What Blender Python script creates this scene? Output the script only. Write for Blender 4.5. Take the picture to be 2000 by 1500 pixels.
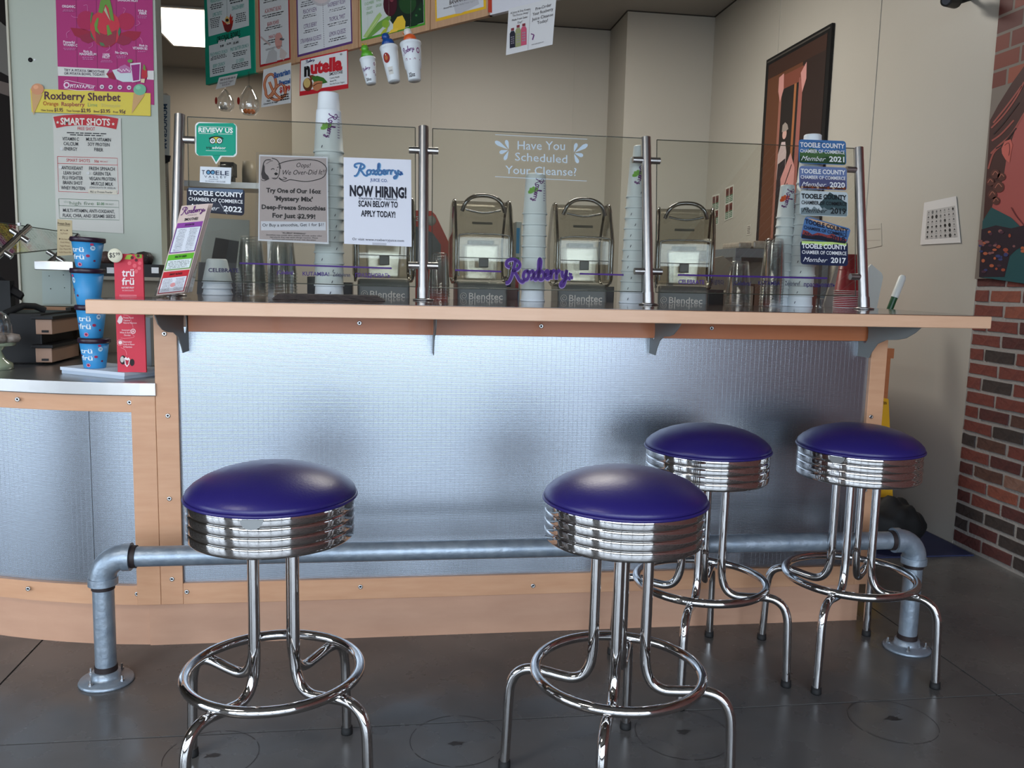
import bpy, bmesh, math, random
from mathutils import Vector, Matrix
random.seed(7)
SC = bpy.context.scene
COL = SC.collection
for _o in list(bpy.data.objects):
    bpy.data.objects.remove(_o)
PI = math.pi

# ------------------------------------------------------------------ camera
F, YAW, PITCH, ROLL = 1656.51, .1429, .125, .024
CAM = Vector((.7804, -2.8008, 1.2295))
_cy, _sy = math.cos(YAW), math.sin(YAW)
FWD = Vector((_sy * math.cos(PITCH), _cy * math.cos(PITCH), -math.sin(PITCH)))
_r = Vector((_cy, -_sy, 0)); _u = _r.cross(FWD)
RT = _r * math.cos(ROLL) + _u * math.sin(ROLL)
UP = -_r * math.sin(ROLL) + _u * math.cos(ROLL)
cd = bpy.data.cameras.new('camera'); cam = bpy.data.objects.new('camera', cd); COL.objects.link(cam)
cd.sensor_width = 36; cd.lens = F / 2000 * 36; cd.clip_start = .05; cd.clip_end = 200
cam.matrix_world = Matrix(((RT.x, UP.x, -FWD.x, CAM.x), (RT.y, UP.y, -FWD.y, CAM.y), (RT.z, UP.z, -FWD.z, CAM.z), (0, 0, 0, 1)))
SC.camera = cam

# ------------------------------------------------------------------ world, light, exposure
SC.view_settings.view_transform = 'Standard'; SC.view_settings.look = 'None'
SC.view_settings.gamma = 1; SC.view_settings.use_curve_mapping = False
SC.view_settings.exposure = 1.03
SC.cycles.use_denoising = True
SC.cycles.transparent_max_bounces = 48
SC.cycles.max_bounces = 8; SC.cycles.diffuse_bounces = 3; SC.cycles.glossy_bounces = 5
SC.cycles.caustics_reflective = False; SC.cycles.caustics_refractive = False
SC.cycles.sample_clamp_indirect = 4
w = bpy.data.worlds.new('sky'); SC.world = w; w.use_nodes = True
wn = w.node_tree.nodes; wl = w.node_tree.links
wn['Background'].inputs[0].default_value = (.74, .86, 1.0, 1)
wn['Background'].inputs[1].default_value = 3.6

def area(name, loc, rot, sx, sy, power, color):
    l = bpy.data.lights.new(name, 'AREA'); l.shape = 'RECTANGLE'; l.size = sx; l.size_y = sy
    l.energy = power; l.color = color
    o = bpy.data.objects.new(name, l); COL.objects.link(o); o.location = loc; o.rotation_euler = rot
    return o
# daylight portal: the shop-front glazing behind the photographer
area('shopfront_daylight', (-.4, -5.5, 1.6), (PI / 2, 0, 0), 7.8, 2.7, 60, (.86, .93, 1.0)).data.cycles.is_portal = True
# unseen area lights added to brighten the work area and the seating area
area('work_area_fill', (1.6, 2.6, 3.44), (0, 0, 0), 1.2, .6, 40, (1, .95, .87))
area('seating_area_fill', (-1.6, -2.6, 3.44), (0, 0, 0), 1.2, .6, 24, (1, .95, .9))
area('recess_lamp', (-.85, 4.6, 3.07), (0, 0, 0), .7, 1.1, 10, (1, .93, .84))

# ------------------------------------------------------------------ pixel helpers (photo taken as 2000 x 1500)
def ray(px, py): return FWD + RT * ((px - 1000) / F) + UP * ((750 - py) / F)
def at(px, py, ax, val):
    v = ray(px, py); i = 'xyz'.index(ax); return CAM + v * ((val - CAM[i]) / v[i])
def atp(px, py, P0, N):
    v = ray(px, py); return CAM + v * ((Vector(P0) - CAM).dot(N) / v.dot(N))

# ------------------------------------------------------------------ materials
def lin(c):
    c /= 255.0
    return c / 12.92 if c <= .04045 else ((c + .055) / 1.055) ** 2.4
def C(r, g, b): return (lin(r), lin(g), lin(b), 1)
MATS = {}
def mat(name, col=(200, 200, 200), rough=.5, metal=0, spec=.5, coat=0, emit=0, noise=None, bump=None, stretch=None):
    """noise=(scale, amount, rgb2) mottles the colour; bump=(scale, strength)"""
    if name in MATS: return MATS[name]
    m = bpy.data.materials.new(name); m.use_nodes = True
    nt = m.node_tree; b = nt.nodes['Principled BSDF']
    b.inputs['Base Color'].default_value = C(*col); b.inputs['Roughness'].default_value = rough
    b.inputs['Metallic'].default_value = metal; b.inputs['Specular IOR Level'].default_value = spec
    b.inputs['Coat Weight'].default_value = coat
    if emit:
        b.inputs['Emission Color'].default_value = C(*col); b.inputs['Emission Strength'].default_value = emit
    if noise or bump:
        tc = nt.nodes.new('ShaderNodeTexCoord'); mp = nt.nodes.new('ShaderNodeMapping')
        nt.links.new(tc.outputs['Object'], mp.inputs[0])
        if stretch: mp.inputs['Scale'].default_value = stretch
    if noise:
        n = nt.nodes.new('ShaderNodeTexNoise'); n.inputs['Scale'].default_value = noise[0]; n.inputs['Detail'].default_value = 5
        nt.links.new(mp.outputs[0], n.inputs['Vector'])
        r = nt.nodes.new('ShaderNodeValToRGB')
        r.color_ramp.elements[0].position = .5 - noise[1] / 2; r.color_ramp.elements[1].position = .5 + noise[1] / 2
        r.color_ramp.elements[0].color = C(*col); r.color_ramp.elements[1].color = C(*noise[2])
        nt.links.new(n.outputs['Fac'], r.inputs[0]); nt.links.new(r.outputs[0], b.inputs['Base Color'])
    if bump:
        n = nt.nodes.new('ShaderNodeTexNoise'); n.inputs['Scale'].default_value = bump[0]; n.inputs['Detail'].default_value = 3
        nt.links.new(mp.outputs[0], n.inputs['Vector'])
        bp = nt.nodes.new('ShaderNodeBump'); bp.inputs['Strength'].default_value = bump[1]; bp.inputs['Distance'].default_value = .01
        nt.links.new(n.outputs['Fac'], bp.inputs['Height']); nt.links.new(bp.outputs[0], b.inputs['Normal'])
    MATS[name] = m
    return m
def flat(r, g, b): return mat('print_%d_%d_%d' % (r, g, b), (r, g, b), .55, spec=.3)

def clear(name, tint=(240, 245, 242), gloss=.06, rough=.03, edge=.5):
    """thin clear plastic or glass sheet: see-through with a fresnel sheen"""
    if name in MATS: return MATS[name]
    m = bpy.data.materials.new(name); m.use_nodes = True; nt = m.node_tree; nt.nodes.clear()
    out = nt.nodes.new('ShaderNodeOutputMaterial'); mix = nt.nodes.new('ShaderNodeMixShader')
    t = nt.nodes.new('ShaderNodeBsdfTransparent'); g = nt.nodes.new('ShaderNodeBsdfGlossy')
    t.inputs[0].default_value = C(*tint); g.inputs['Roughness'].default_value = rough
    lw = nt.nodes.new('ShaderNodeLayerWeight'); lw.inputs['Blend'].default_value = .25
    mr = nt.nodes.new('ShaderNodeMapRange'); mr.inputs['To Min'].default_value = gloss; mr.inputs['To Max'].default_value = edge
    nt.links.new(lw.outputs['Facing'], mr.inputs['Value']); nt.links.new(mr.outputs[0], mix.inputs[0])
    nt.links.new(t.outputs[0], mix.inputs[1]); nt.links.new(g.outputs[0], mix.inputs[2]); nt.links.new(mix.outputs[0], out.inputs[0])
    MATS[name] = m
    return m

M_CHROME = mat('chrome', (205, 203, 202), .06, 1)
M_STEEL = mat('brushed_steel', (190, 188, 186), .3, 1, bump=(220, .08), stretch=(1, 1, 12))
M_SHEET = mat('satin_steel_sheet', (150, 154, 158), .42, 1)
M_GALV = mat('galvanised_pipe', (164, 175, 186), .42, .6, noise=(30, .5, (132, 146, 160)), bump=(60, .15))
M_RUST = mat('dark_threaded_joint', (44, 34, 34), .6, .2)
M_WOOD = mat('maple_veneer', (216, 168, 132), .42, noise=(7, .8, (200, 148, 112)), stretch=(1, 1, 7), coat=.15)
M_WOODH = mat('maple_edge', (230, 188, 156), .38, noise=(7, .8, (216, 170, 136)), stretch=(1, 6, 9), coat=.2)
M_APRON = mat('maple_apron', (196, 122, 78), .42, noise=(6, .8, (178, 104, 64)), stretch=(1, 1, 8), coat=.15)
M_KICK = mat('scuffed_maple', (208, 164, 136), .5, noise=(5, .9, (186, 142, 116)), stretch=(1, 1, 4))
M_BARTOP = mat('dark_laminate', (92, 62, 52), .12, noise=(30, .6, (70, 48, 42)), coat=.4)
M_VINYL = mat('indigo_vinyl', (38, 30, 100), .36, bump=(160, .04), spec=.5)
M_BLACK = mat('black_plastic', (18, 17, 18), .5, spec=.25)
M_BLACKM = mat('black_rubber', (16, 16, 17), .7)
M_WHITE = mat('white_foam_cup', (232, 238, 242), .5)
M_RED = mat('red_paper_cup', (150, 24, 36), .35)
M_PAPER = mat('white_paper', (232, 232, 232), .6)
M_CREAM = mat('cream_frp_panel', (182, 178, 169), .45, noise=(1.2, .9, (174, 170, 160)), bump=(45, .03))
M_PILLAR = mat('pale_green_panel', (182, 188, 172), .5, noise=(1.5, .9, (172, 180, 168)))
M_GLASS = clear('guard_glass', (252, 253, 250), .055, .01, .6)
M_CUP = clear('clear_cup_plastic', (250, 252, 253), .14, .08, .6)
M_SMOKE = clear('clear_enclosure_plastic', (228, 226, 218), .07, .05, .8)
M_TAPE = clear('clear_tape', (253, 253, 253), .07, .15, .6)

# ------------------------------------------------------------------ mesh helpers
class MB:
    def __init__(s): s.v = []; s.f = []; s.sm = []
    def add(s, V, Fc, smooth=False):
        k = len(s.v); s.v += [tuple(p) for p in V]; s.f += [tuple(i + k for i in f) for f in Fc]; s.sm += [smooth] * len(Fc); return s
    def box(s, x0, x1, y0, y1, z0, z1):
        V = [(x, y, z) for x in (x0, x1) for y in (y0, y1) for z in (z0, z1)]
        return s.add(V, [(0, 1, 3, 2), (4, 6, 7, 5), (0, 4, 5, 1), (2, 3, 7, 6), (0, 2, 6, 4), (1, 5, 7, 3)])
    def slab(s, quad, n, th):
        """thick plate from 3+ coplanar points, extruded by -n*th (front face at the points)"""
        k = len(quad); n = Vector(n) * th; V = [Vector(p) for p in quad] + [Vector(p) - n for p in quad]
        Fc = [tuple(range(k)), tuple(range(2 * k - 1, k - 1, -1))] + [(i, i + k, (i + 1) % k + k, (i + 1) % k) for i in range(k)]
        return s.add(V, Fc)
    def tube(s, path, r, n=14, closed=False, caps=True):
        path = [Vector(p) for p in path]; m = len(path); rs = r if isinstance(r, (list, tuple)) else [r] * m
        V = []; t0 = None; nrm = None
        for i, p in enumerate(path):
            a = path[(i - 1) % m] if (closed or i > 0) else p; b = path[(i + 1) % m] if (closed or i < m - 1) else p
            t = (b - a).normalized()
            if nrm is None:
                nrm = t.orthogonal().normalized()
            else:
                nrm = (nrm - t * nrm.dot(t)).normalized()
            bi = t.cross(nrm)
            for k in range(n):
                an = 2 * PI * k / n; V.append(p + (nrm * math.cos(an) + bi * math.sin(an)) * rs[i])
        Fc = []
        for i in range(m if closed else m - 1):
            j = (i + 1) % m
            for k in range(n):
                k2 = (k + 1) % n; Fc.append((i * n + k, i * n + k2, j * n + k2, j * n + k))
        s.add(V, Fc, True)
        if caps and not closed:
            s.add(V[:n], [tuple(range(n - 1, -1, -1))]); s.add(V[-n:], [tuple(range(n))])
        return s
    def lathe(s, prof, c=(0, 0, 0), n=28, smooth=True, axis=None):
        """prof = [(r, z)...] spun about a vertical (or given) axis at c"""
        c = Vector(c); A = Vector(axis).normalized() if axis else Vector((0, 0, 1))
        X = A.orthogonal().normalized() if axis else Vector((1, 0, 0)); Y = A.cross(X)
        V = []; Fc = []
        for (r, z) in prof:
            for k in range(n):
                a = 2 * PI * k / n; V.append(c + A * z + (X * math.cos(a) + Y * math.sin(a)) * r)
        for i in range(len(prof) - 1):
            for k in range(n):
                k2 = (k + 1) % n; Fc.append((i * n + k, i * n + k2, (i + 1) * n + k2, (i + 1) * n + k))
        return s.add(V, Fc, smooth)
    def prism(s, pts, ax, a, b):
        """2-D polygon extruded along an axis from a to b; pts in the two other axes, in order"""
        def P(q, t):
            q = list(q); q.insert('xyz'.index(ax), t); return q
        k = len(pts); V = [P(q, a) for q in pts] + [P(q, b) for q in pts]
        return s.add(V, [tuple(range(k)), tuple(range(2 * k - 1, k - 1, -1))] + [(i, i + k, (i + 1) % k + k, (i + 1) % k) for i in range(k)])
    def build(s, name, m, parent=None, bevel=0, seg=2, local=False, **props):
        me = bpy.data.meshes.new(name); off = Vector((0, 0, 0)); p = None if local else parent
        while p is not None:
            off += p.location; p = p.parent
        me.from_pydata([Vector(q) - off for q in s.v], [], s.f)
        me.polygons.foreach_set('use_smooth', s.sm)
        if bevel:
            bm = bmesh.new(); bm.from_mesh(me); bmesh.ops.remove_doubles(bm, verts=bm.verts, dist=1e-5)
            bmesh.ops.recalc_face_normals(bm, faces=bm.faces)
            bmesh.ops.bevel(bm, geom=[e for e in bm.edges if len(e.link_faces) == 2 and e.calc_face_angle(0) > .5], offset=bevel, segments=seg, affect='EDGES', profile=.6)
            bm.to_mesh(me); bm.free()
        else:
            bm = bmesh.new(); bm.from_mesh(me); bmesh.ops.recalc_face_normals(bm, faces=bm.faces); bm.to_mesh(me); bm.free()
        me.materials.append(m)
        o = bpy.data.objects.new(name, me); COL.objects.link(o)
        if parent is not None: o.parent = parent
        for k2, v2 in props.items(): o[k2] = v2
        return o
def thing(name, label, cat, loc=(0, 0, 0), group=None):
    o = bpy.data.objects.new(name, None); COL.objects.link(o); o.location = loc; o.empty_display_size = .05
    o['label'] = label; o['category'] = cat
    if group: o['group'] = group
    return o
def tag(o, label, cat, group=None):
    o['label'] = label; o['category'] = cat
    if group: o['group'] = group
    return o
def struct(o): o['kind'] = 'structure'; return o
def copy_tree(o, parent=None):
    c = o.copy(); COL.objects.link(c)
    if parent is not None: c.parent = parent
    for ch in o.children: copy_tree(ch, c)
    return c
def smooth_path(pts, sub=8, closed=False):
    pts = [Vector(p) for p in pts]; n = len(pts); out = []
    for i in range(n if closed else n - 1):
        g = lambda k: pts[k % n] if closed else pts[max(0, min(n - 1, k))]
        p0, p1, p2, p3 = g(i - 1), g(i), g(i + 1), g(i + 2)
        for j in range(sub):
            t = j / sub
            out.append(.5 * ((2 * p1) + (p2 - p0) * t + (2 * p0 - 5 * p1 + 4 * p2 - p3) * t * t + (-p0 + 3 * p1 - 3 * p2 + p3) * t ** 3))
    if not closed: out.append(pts[-1])
    return out

# ------------------------------------------------------------------ lettering
FONT_CACHE = {}
def glyphs(txt, bold=0.0, shear=0.0):
    key = (txt, bold, shear)
    if key in FONT_CACHE: return FONT_CACHE[key]
    cu = bpy.data.curves.new('t', 'FONT'); cu.body = txt; cu.size = 1; cu.offset = bold; cu.shear = shear
    cu.resolution_u = 2; cu.align_x = 'LEFT'
    o = bpy.data.objects.new('t', cu); COL.objects.link(o)
    me = bpy.data.meshes.new_from_object(o.evaluated_get(bpy.context.evaluated_depsgraph_get()))
    V = [tuple(v.co[:2]) for v in me.vertices]; Fc = [tuple(p.vertices) for p in me.polygons]
    bpy.data.objects.remove(o); bpy.data.curves.remove(cu); bpy.data.meshes.remove(me)
    if V:
        x0 = min(v[0] for v in V); x1 = max(v[0] for v in V)
        V = [(v[0] - x0, v[1]) for v in V]; W = x1 - x0
    else: W = 0
    FONT_CACHE[key] = (V, Fc, W)
    return FONT_CACHE[key]

def ribbon(path, w):
    """2-D ribbon polygons along a smooth path with round ends; w constant or function of 0..1"""
    V = []; Fc = []; n = len(path)
    for i, p in enumerate(path):
        a = path[max(0, i - 1)]; b = path[min(n - 1, i + 1)]
        t = (b - a); t = t / (t.length or 1); nn = Vector((-t.y, t.x)) * ((w(i / (n - 1)) if callable(w) else w) / 2)
        V += [(p.x + nn.x, p.y + nn.y), (p.x - nn.x, p.y - nn.y)]
        if i: Fc.append((2 * i - 2, 2 * i - 1, 2 * i + 1, 2 * i))
    return V, Fc
def circle2(cx, cy, r, n=20, ry=None): return [(cx + r * math.cos(2 * PI * k / n), cy + (ry or r) * math.sin(2 * PI * k / n)) for k in range(n)]

SCRIPT_STROKES = [   # the cursive shop name, drawn by hand in a 9.6 x 3 box
    [(.55, 1.55), (.05, 1.75), (.15, 2.25), (.8, 2.5), (1.5, 2.4), (1.95, 1.95), (1.75, 1.45), (1.1, 1.15), (.8, 1.2)],
    [(1.35, 2.35), (1.1, 1.5), (.8, .5), (.35, -.25), (-.1, -.35)],
    [(1.1, 1.15), (1.5, .6), (1.9, 0), (2.35, -.2), (2.6, .1)],
    [(3.1, 1.15), (2.65, 1.0), (2.45, .5), (2.65, .1), (3.05, .2), (3.25, .7), (3.05, 1.1), (3.3, 1.0), (3.6, 1.05)],
    [(3.6, 1.05), (3.85, 1.15), (3.95, .6), (4.15, .15), (4.5, .3)],
    [(4.55, 1.2), (4.1, .8), (3.7, .3), (3.45, .2)],
    [(4.5, .3), (4.72, .9), (4.95, 1.8), (5.0, 2.4), (4.85, 2.65), (4.7, 2.3), (4.66, 1.2), (4.68, .45), (4.9, .15), (5.25, .25), (5.42, .65), (5.32, 1.05), (5.05, 1.15), (4.8, .9)],
    [(5.42, .7), (5.7, .72), (6.05, .85), (6.08, 1.15), (5.85, 1.25), (5.66, .95), (5.68, .5), (5.95, .28), (6.25, .45)],
    [(6.25, .45), (6.42, .9), (6.52, 1.35)], [(6.52, 1.35), (6.5, .8), (6.5, .25)], [(6.52, .8), (6.68, 1.15), (6.9, 1.28), (7.05, 1.15)],
    [(7.24, 1.35), (7.22, .8), (7.22, .25)], [(7.24, .8), (7.4, 1.15), (7.62, 1.28), (7.78, 1.15)],
    [(8.1, 1.3), (8.1, .75), (8.3, .55), (8.6, .9), (8.75, 1.4), (8.6, .5), (8.3, -.4), (7.9, -.55), (7.9, -.2), (8.5, .25), (9.0, .55)],
]
def script_name(w=.2, leaves=True):
    V = []; Fc = []
    for st in SCRIPT_STROKES:
        p = smooth_path([Vector((a, b)) for a, b in st], 5)
        v, f = ribbon(p, w); k = len(V); V += v; Fc += [tuple(i + k for i in q) for q in f]
    if leaves:
        for an, l in ((20, .55), (-25, .7), (-70, .6), (60, .4)):
            a = math.radians(an); pts = []
            for t, ww in ((.12, 0), (.5, .12), (.85, .2), (1, .12), (1.06, 0), (1, -.12), (.85, -.2), (.5, -.12)):
                x, y = t * l, ww * l * 1.6
                pts.append((9.0 + x * math.cos(a) - y * math.sin(a), .75 + x * math.sin(a) + y * math.cos(a)))
            k = len(V); V += pts; Fc.append(tuple(range(k, k + len(pts))))
    return [((x + .2) / 10.0, (y + .6) / 3.2) for x, y in V], Fc     # normalised 0..1 x 0..1

class Sign:
    """flat sheet given by four corners TL TR BR BL; prints laid on it in normalised u (right) v (down)"""
    def __init__(s, name, label, cat, quad, m, th=.0015, parent=None, group=None, round_=0, loc=None, face=None):
        s.q = [Vector(p) for p in quad]; TL, TR, BR, BL = s.q
        n = (TR - TL).cross(BL - TL).normalized()
        if face is None: face = CAM - TL
        if n.dot(face) < 0: n = -n
        s.n = n; s.W = ((TR - TL).length + (BR - BL).length) / 2; s.H = ((BL - TL).length + (BR - TR).length) / 2
        s.layer = 0; s.parts = {}
        base = MB()
        if round_:
            pts = []
            rx, ry = round_ / s.W, round_ / s.H
            for cu, cv, a0 in ((1 - rx, ry, -90), (1 - rx, 1 - ry, 0), (rx, 1 - ry, 90), (rx, ry, 180)):
                for k in range(6):
                    a = math.radians(a0 + 18 * k); pts.append(s.P(cu + rx * math.cos(a), cv + ry * math.sin(a), -1))
            base.slab(pts, n, th)
        else:
            base.slab(s.q, n, th)
        if parent is None:
            s.o = thing(name, label, cat, tuple(s.q[3] if loc is None else loc), group)
            base.build('sheet', m, s.o); s.par = s.o
        else:
            s.o = base.build(name, m, parent)
            if label: s.o['label'] = label
            s.par = parent
    def P(s, u, v, layer=None):
        TL, TR, BR, BL = s.q
        p = TL * (1 - u) * (1 - v) + TR * u * (1 - v) + BR * u * v + BL * (1 - u) * v
        L = s.layer if layer is None else layer
        return p + s.n * (.0005 * (L + 1))
    def mb(s, key, col):
        k = (key, col)
        if k not in s.parts: s.parts[k] = MB()
        return s.parts[k]
    def poly(s, pts, col, key='print', lay=0):
        s.mb(key, col).add([s.P(u, v, lay) for u, v in pts], [tuple(range(len(pts)))]); return s
    def rect(s, u0, v0, u1, v1, col, key='print', lay=0): return s.poly([(u0, v0), (u1, v0), (u1, v1), (u0, v1)], col, key, lay)
    def ell(s, u, v, r, col, key='print', lay=0, ry=None, n=20):
        return s.poly(circle2(u, v, r, n, (ry if ry is not None else r * s.W / s.H)), col, key, lay)
    def line(s, pts, wid, col, key='print', lay=0, sub=5):
        k = s.W / s.H
        path = smooth_path([Vector((u * k, v)) for u, v in pts], sub) if sub else [Vector((u * k, v)) for u, v in pts]
        V, Fc = ribbon(path, wid); s.mb(key, col).add([s.P(x / k, y, lay) for x, y in V], Fc); return s
    def text(s, txt, u, v, h, col, w=None, align='c', bold=0., shear=0., lay=2, rot=0, maxw=None):
        """baseline at v; h = cap height as a share of the sign height; w = width share (fits) """
        V, Fc, W = glyphs(txt, bold, shear)
        if not V: return s
        sy = h / .7
        sx = (w / W) if w else sy * s.H / s.W
        if maxw and W * sx > maxw: sx = maxw / W
        x0 = u - (W * sx / 2 if align == 'c' else (W * sx if align == 'r' else 0))
        if rot:
            ca, sa = math.cos(rot), math.sin(rot); k = s.W / s.H; out = []
            for x, y in V:
                a, b = x * sx * k - (W * sx * k / 2 if align == 'c' else 0), y * sy
                out.append(s.P(u + (a * ca - b * sa) / k, v - (a * sa + b * ca), lay))
        else:
            out = [s.P(x0 + x * sx, v - y * sy, lay) for x, y in V]
        s.mb('lettering', col).add(out, Fc); return s
    def logo(s, u0, v0, u1, v1, col, w=.2, lay=2, tilt=0, leaves=True, key='logo'):
        V, Fc = script_name(w, leaves)
        s.mb(key, col).add([s.P(u0 + (u1 - u0) * x, v1 - (v1 - v0) * y + tilt * (.5 - x), lay) for x, y in V], Fc); return s
    def scribble(s, u0, v0, u1, v1, rows, col, fill=.8, seed=1, center=True, lay=1, hh=.45):
        """small print too blurred to read: rows of word-length dashes"""
        rnd = random.Random(seed); dv = (v1 - v0) / rows
        for i in range(rows):
            L = (u1 - u0) * (fill + rnd.random() * (1 - fill)) ; x = (u0 + u1) / 2 - L / 2 if center else u0; e = x + L
            y = v0 + dv * (i + .5)
            while x < e:
                ww = (u1 - u0) * rnd.uniform(.07, .2); x2 = min(e, x + ww)
                s.mb('fine_print', col).add([s.P(x, y - dv * hh / 2, lay), s.P(x2, y - dv * hh / 2, lay), s.P(x2, y + dv * hh / 2, lay), s.P(x, y + dv * hh / 2, lay)], [(0, 1, 2, 3)])
                x = x2 + (u1 - u0) * .03
        return s
    # --- the same prints placed by where they are seen in the photo, projected onto this sheet's own plane
    def X(s, px, py, lay=0): return atp(px, py, s.q[0] + s.n * (.0005 * (lay + 1)), s.n)
    def G(s, pts, col, key='print', lay=0):
        s.mb(key, col).add([s.X(a, b, lay) for a, b in pts], [tuple(range(len(pts)))]); return s
    def R(s, x0, y0, x1, y1, col, key='print', lay=0): return s.G([(x0, y0), (x1, y0), (x1, y1), (x0, y1)], col, key, lay)
    def E(s, cx, cy, rx, col, key='print', lay=0, ry=None, n=20): return s.G(circle2(cx, cy, rx, n, ry or rx), col, key, lay)
    def L(s, pts, wid, col, key='print', lay=0, sub=5):
        path = smooth_path([Vector(p) for p in pts], sub) if sub else [Vector(p) for p in pts]
        V, Fc = ribbon(path, wid); s.mb(key, col).add([s.X(x, y, lay) for x, y in V], Fc); return s
    def T(s, txt, xl, yl, xr, yr, h, col, bold=0., shear=0., lay=2):
        """text on the baseline (xl,yl)-(xr,yr), cap height h, all as seen in the photo"""
        V, Fc, W = glyphs(txt, bold, shear)
        if not V: return s
        A = s.X(xl, yl, lay); Bv = s.X(xr, yr, lay) - A; Uv = s.X(xl, yl - h, lay) - A
        s.mb('lettering', col).add([A + Bv * (x / W) + Uv * (y / .7) for x, y in V], Fc); return s
    def LG(s, x0, y0, x1, y1, h, col, w=.2, lay=2, leaves=True, key='logo'):
        V, Fc = script_name(w, leaves); A = s.X(x0, y0, lay); Bv = s.X(x1, y1, lay) - A; Uv = s.X(x0, y0 - h, lay) - A
        s.mb(key, col).add([A + Bv * x + Uv * y for x, y in V], Fc); return s
    def S(s, x0, y0, x1, y1, rows, col, slope=0, fill=.75, seed=1, lay=1, center=True, hh=.5):
        rnd = random.Random(seed); dv = (y1 - y0) / rows
        for i in range(rows):
            Lw = (x1 - x0) * (fill + rnd.random() * (1 - fill)); x = (x0 + x1) / 2 - Lw / 2 if center else x0; e = x + Lw; y = y0 + dv * (i + .5)
            while x < e:
                x2 = min(e, x + max(2.5, (x1 - x0) * rnd.uniform(.08, .2)))
                ya, yb = y + slope * (x - x0), y + slope * (x2 - x0); q = dv * hh / 2
                s.mb('fine_print', col).add([s.X(x, ya - q, lay), s.X(x2, yb - q, lay), s.X(x2, yb + q, lay), s.X(x, ya + q, lay)], [(0, 1, 2, 3)])
                x = x2 + max(1, (x1 - x0) * .025)
        return s
    def done(s):
        for (key, col), mb in s.parts.items():
            if key in ('printed_brick', 'petal', 'ribbon', 'cone', 'scoop', 'star', 'torn_patch', 'ear', 'diamond', 'curl'):   # each its own part
                for f in mb.f:
                    MB().add([mb.v[i] for i in f], [tuple(range(len(f)))]).build(key, flat(*col), s.par)
                continue
            mb.build(key, col if not isinstance(col, tuple) else flat(*col), s.par)
        return s.o
# ================================================================== SETTING
M_FLOOR = mat('polished_concrete', (108, 106, 104), .26, noise=(2.2, .7, (80, 78, 77)), bump=(18, .03), spec=.5)
_nt = M_FLOOR.node_tree; _b = _nt.nodes['Principled BSDF']
_n2 = _nt.nodes.new('ShaderNodeTexNoise'); _n2.inputs['Scale'].default_value = 5; _n2.inputs['Detail'].default_value = 8
_tc = [n for n in _nt.nodes if n.type == 'MAPPING'][0]
_nt.links.new(_tc.outputs[0], _n2.inputs['Vector'])
_mr = _nt.nodes.new('ShaderNodeMapRange'); _mr.inputs['From Min'].default_value = .35; _mr.inputs['From Max'].default_value = .65
_mr.inputs['To Min'].default_value = .16; _mr.inputs['To Max'].default_value = .42
_nt.links.new(_n2.outputs['Fac'], _mr.inputs['Value']); _nt.links.new(_mr.outputs[0], _b.inputs['Roughness'])
M_JOINT = mat('floor_joint', (26, 24, 24), .9)
M_CEIL = mat('grey_painted_ceiling', (150, 146, 140), .8)
M_MORTAR = mat('grey_mortar', (152, 147, 142), .9, bump=(80, .4))

fl = struct(MB().box(-6, 3.75, -5.9, 6.2, -.06, -.004).build('floor', M_JOINT))
xs = [-6, -3.2, -.358, 2.62, 3.75]; ys = [-5.9, -3.6, -.584, 2.4, 6.2]
for i in range(4):
    for j in range(4):
        MB().box(xs[i] + .003, xs[i + 1] - .003, ys[j] + .003, ys[j + 1] - .003, -.02, 0).build('slab', M_FLOOR, fl)
M_SCUFF = mat('dark_scuff', (46, 43, 42), .5)
for (a, b, c_) in (((318, 1480), (506, 1470), (415, 1476)), ((800, 1450), (984, 1440), (893, 1452)), ((1245, 1440), (1420, 1425), (1336, 1430)), ((1656, 1398), (1832, 1418), (1745, 1404))):
    A = at(*a, 'z', 0); B = at(*b, 'z', 0); c = (A + B) / 2; r = (A - B).length / 2; mb = MB(); V = []; n = 56
    for k in range(n):
        t = 2 * PI * k / n; V += [(c.x + (r - .0018) * math.cos(t), c.y + (r - .0018) * math.sin(t), .0005), (c.x + r * math.cos(t), c.y + r * math.sin(t), .0005)]
    mb.add(V, [(2 * k, 2 * k + 1, (2 * k + 3) % (2 * n), (2 * k + 2) % (2 * n)) for k in range(n) if k % 9 != 4])
    mb.build('scuff_ring', M_SCUFF, fl)
    d = at(*c_, 'z', 0); V = [(d.x + .022 * math.cos(t) * random.uniform(.5, 1.4), d.y + .012 * math.sin(t) * random.uniform(.4, 1.5), .0006) for t in [k * PI / 7 for k in range(14)]]
    MB().add(V, [tuple(range(14))]).build('stain', M_SCUFF, fl)

struct(MB().box(-6, 3.75, -5.9, 6.2, 3.464, 3.6).build('ceiling', M_CEIL))
struct(MB().box(-6, -.085, 2.6, 5.9, 3.11, 3.46).build('ceiling_left', M_CEIL))
# ceiling lamp panel in the recess
t = thing('ceiling_light', 'bright flat ceiling light panel above the back left recess', 'ceiling light', (-.8, 4.43, 3.1))
MB().box(-1.06, -.5, 3.87, 4.98, 3.098, 3.11).build('frame', mat('white_metal', (225, 225, 220), .4), t)
MB().box(-1.04, -.52, 3.9, 4.95, 3.094, 3.098).build('diffuser', mat('lit_diffuser', (255, 240, 222), .5, emit=2.2), t)

struct(MB().box(-.085, 2.72, 4.984, 5.9, 0, 3.464).build('wall_back', M_CREAM))
M_RECESS = mat('tan_recess_wall', (160, 150, 134), .5, noise=(1.2, .9, (152, 142, 127)))
struct(MB().box(-6, -.085, 5.85, 6.0, 0, 3.464).build('wall_back_left', M_RECESS))
struct(MB().box(2.72, 3.483, 4.413, 5.9, 0, 3.464).build('wall_back_right', M_CREAM))
rw = struct(MB().box(3.483, 3.7, .846, 5.9, 0, 3.464).build('wall_right', M_CREAM))
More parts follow.
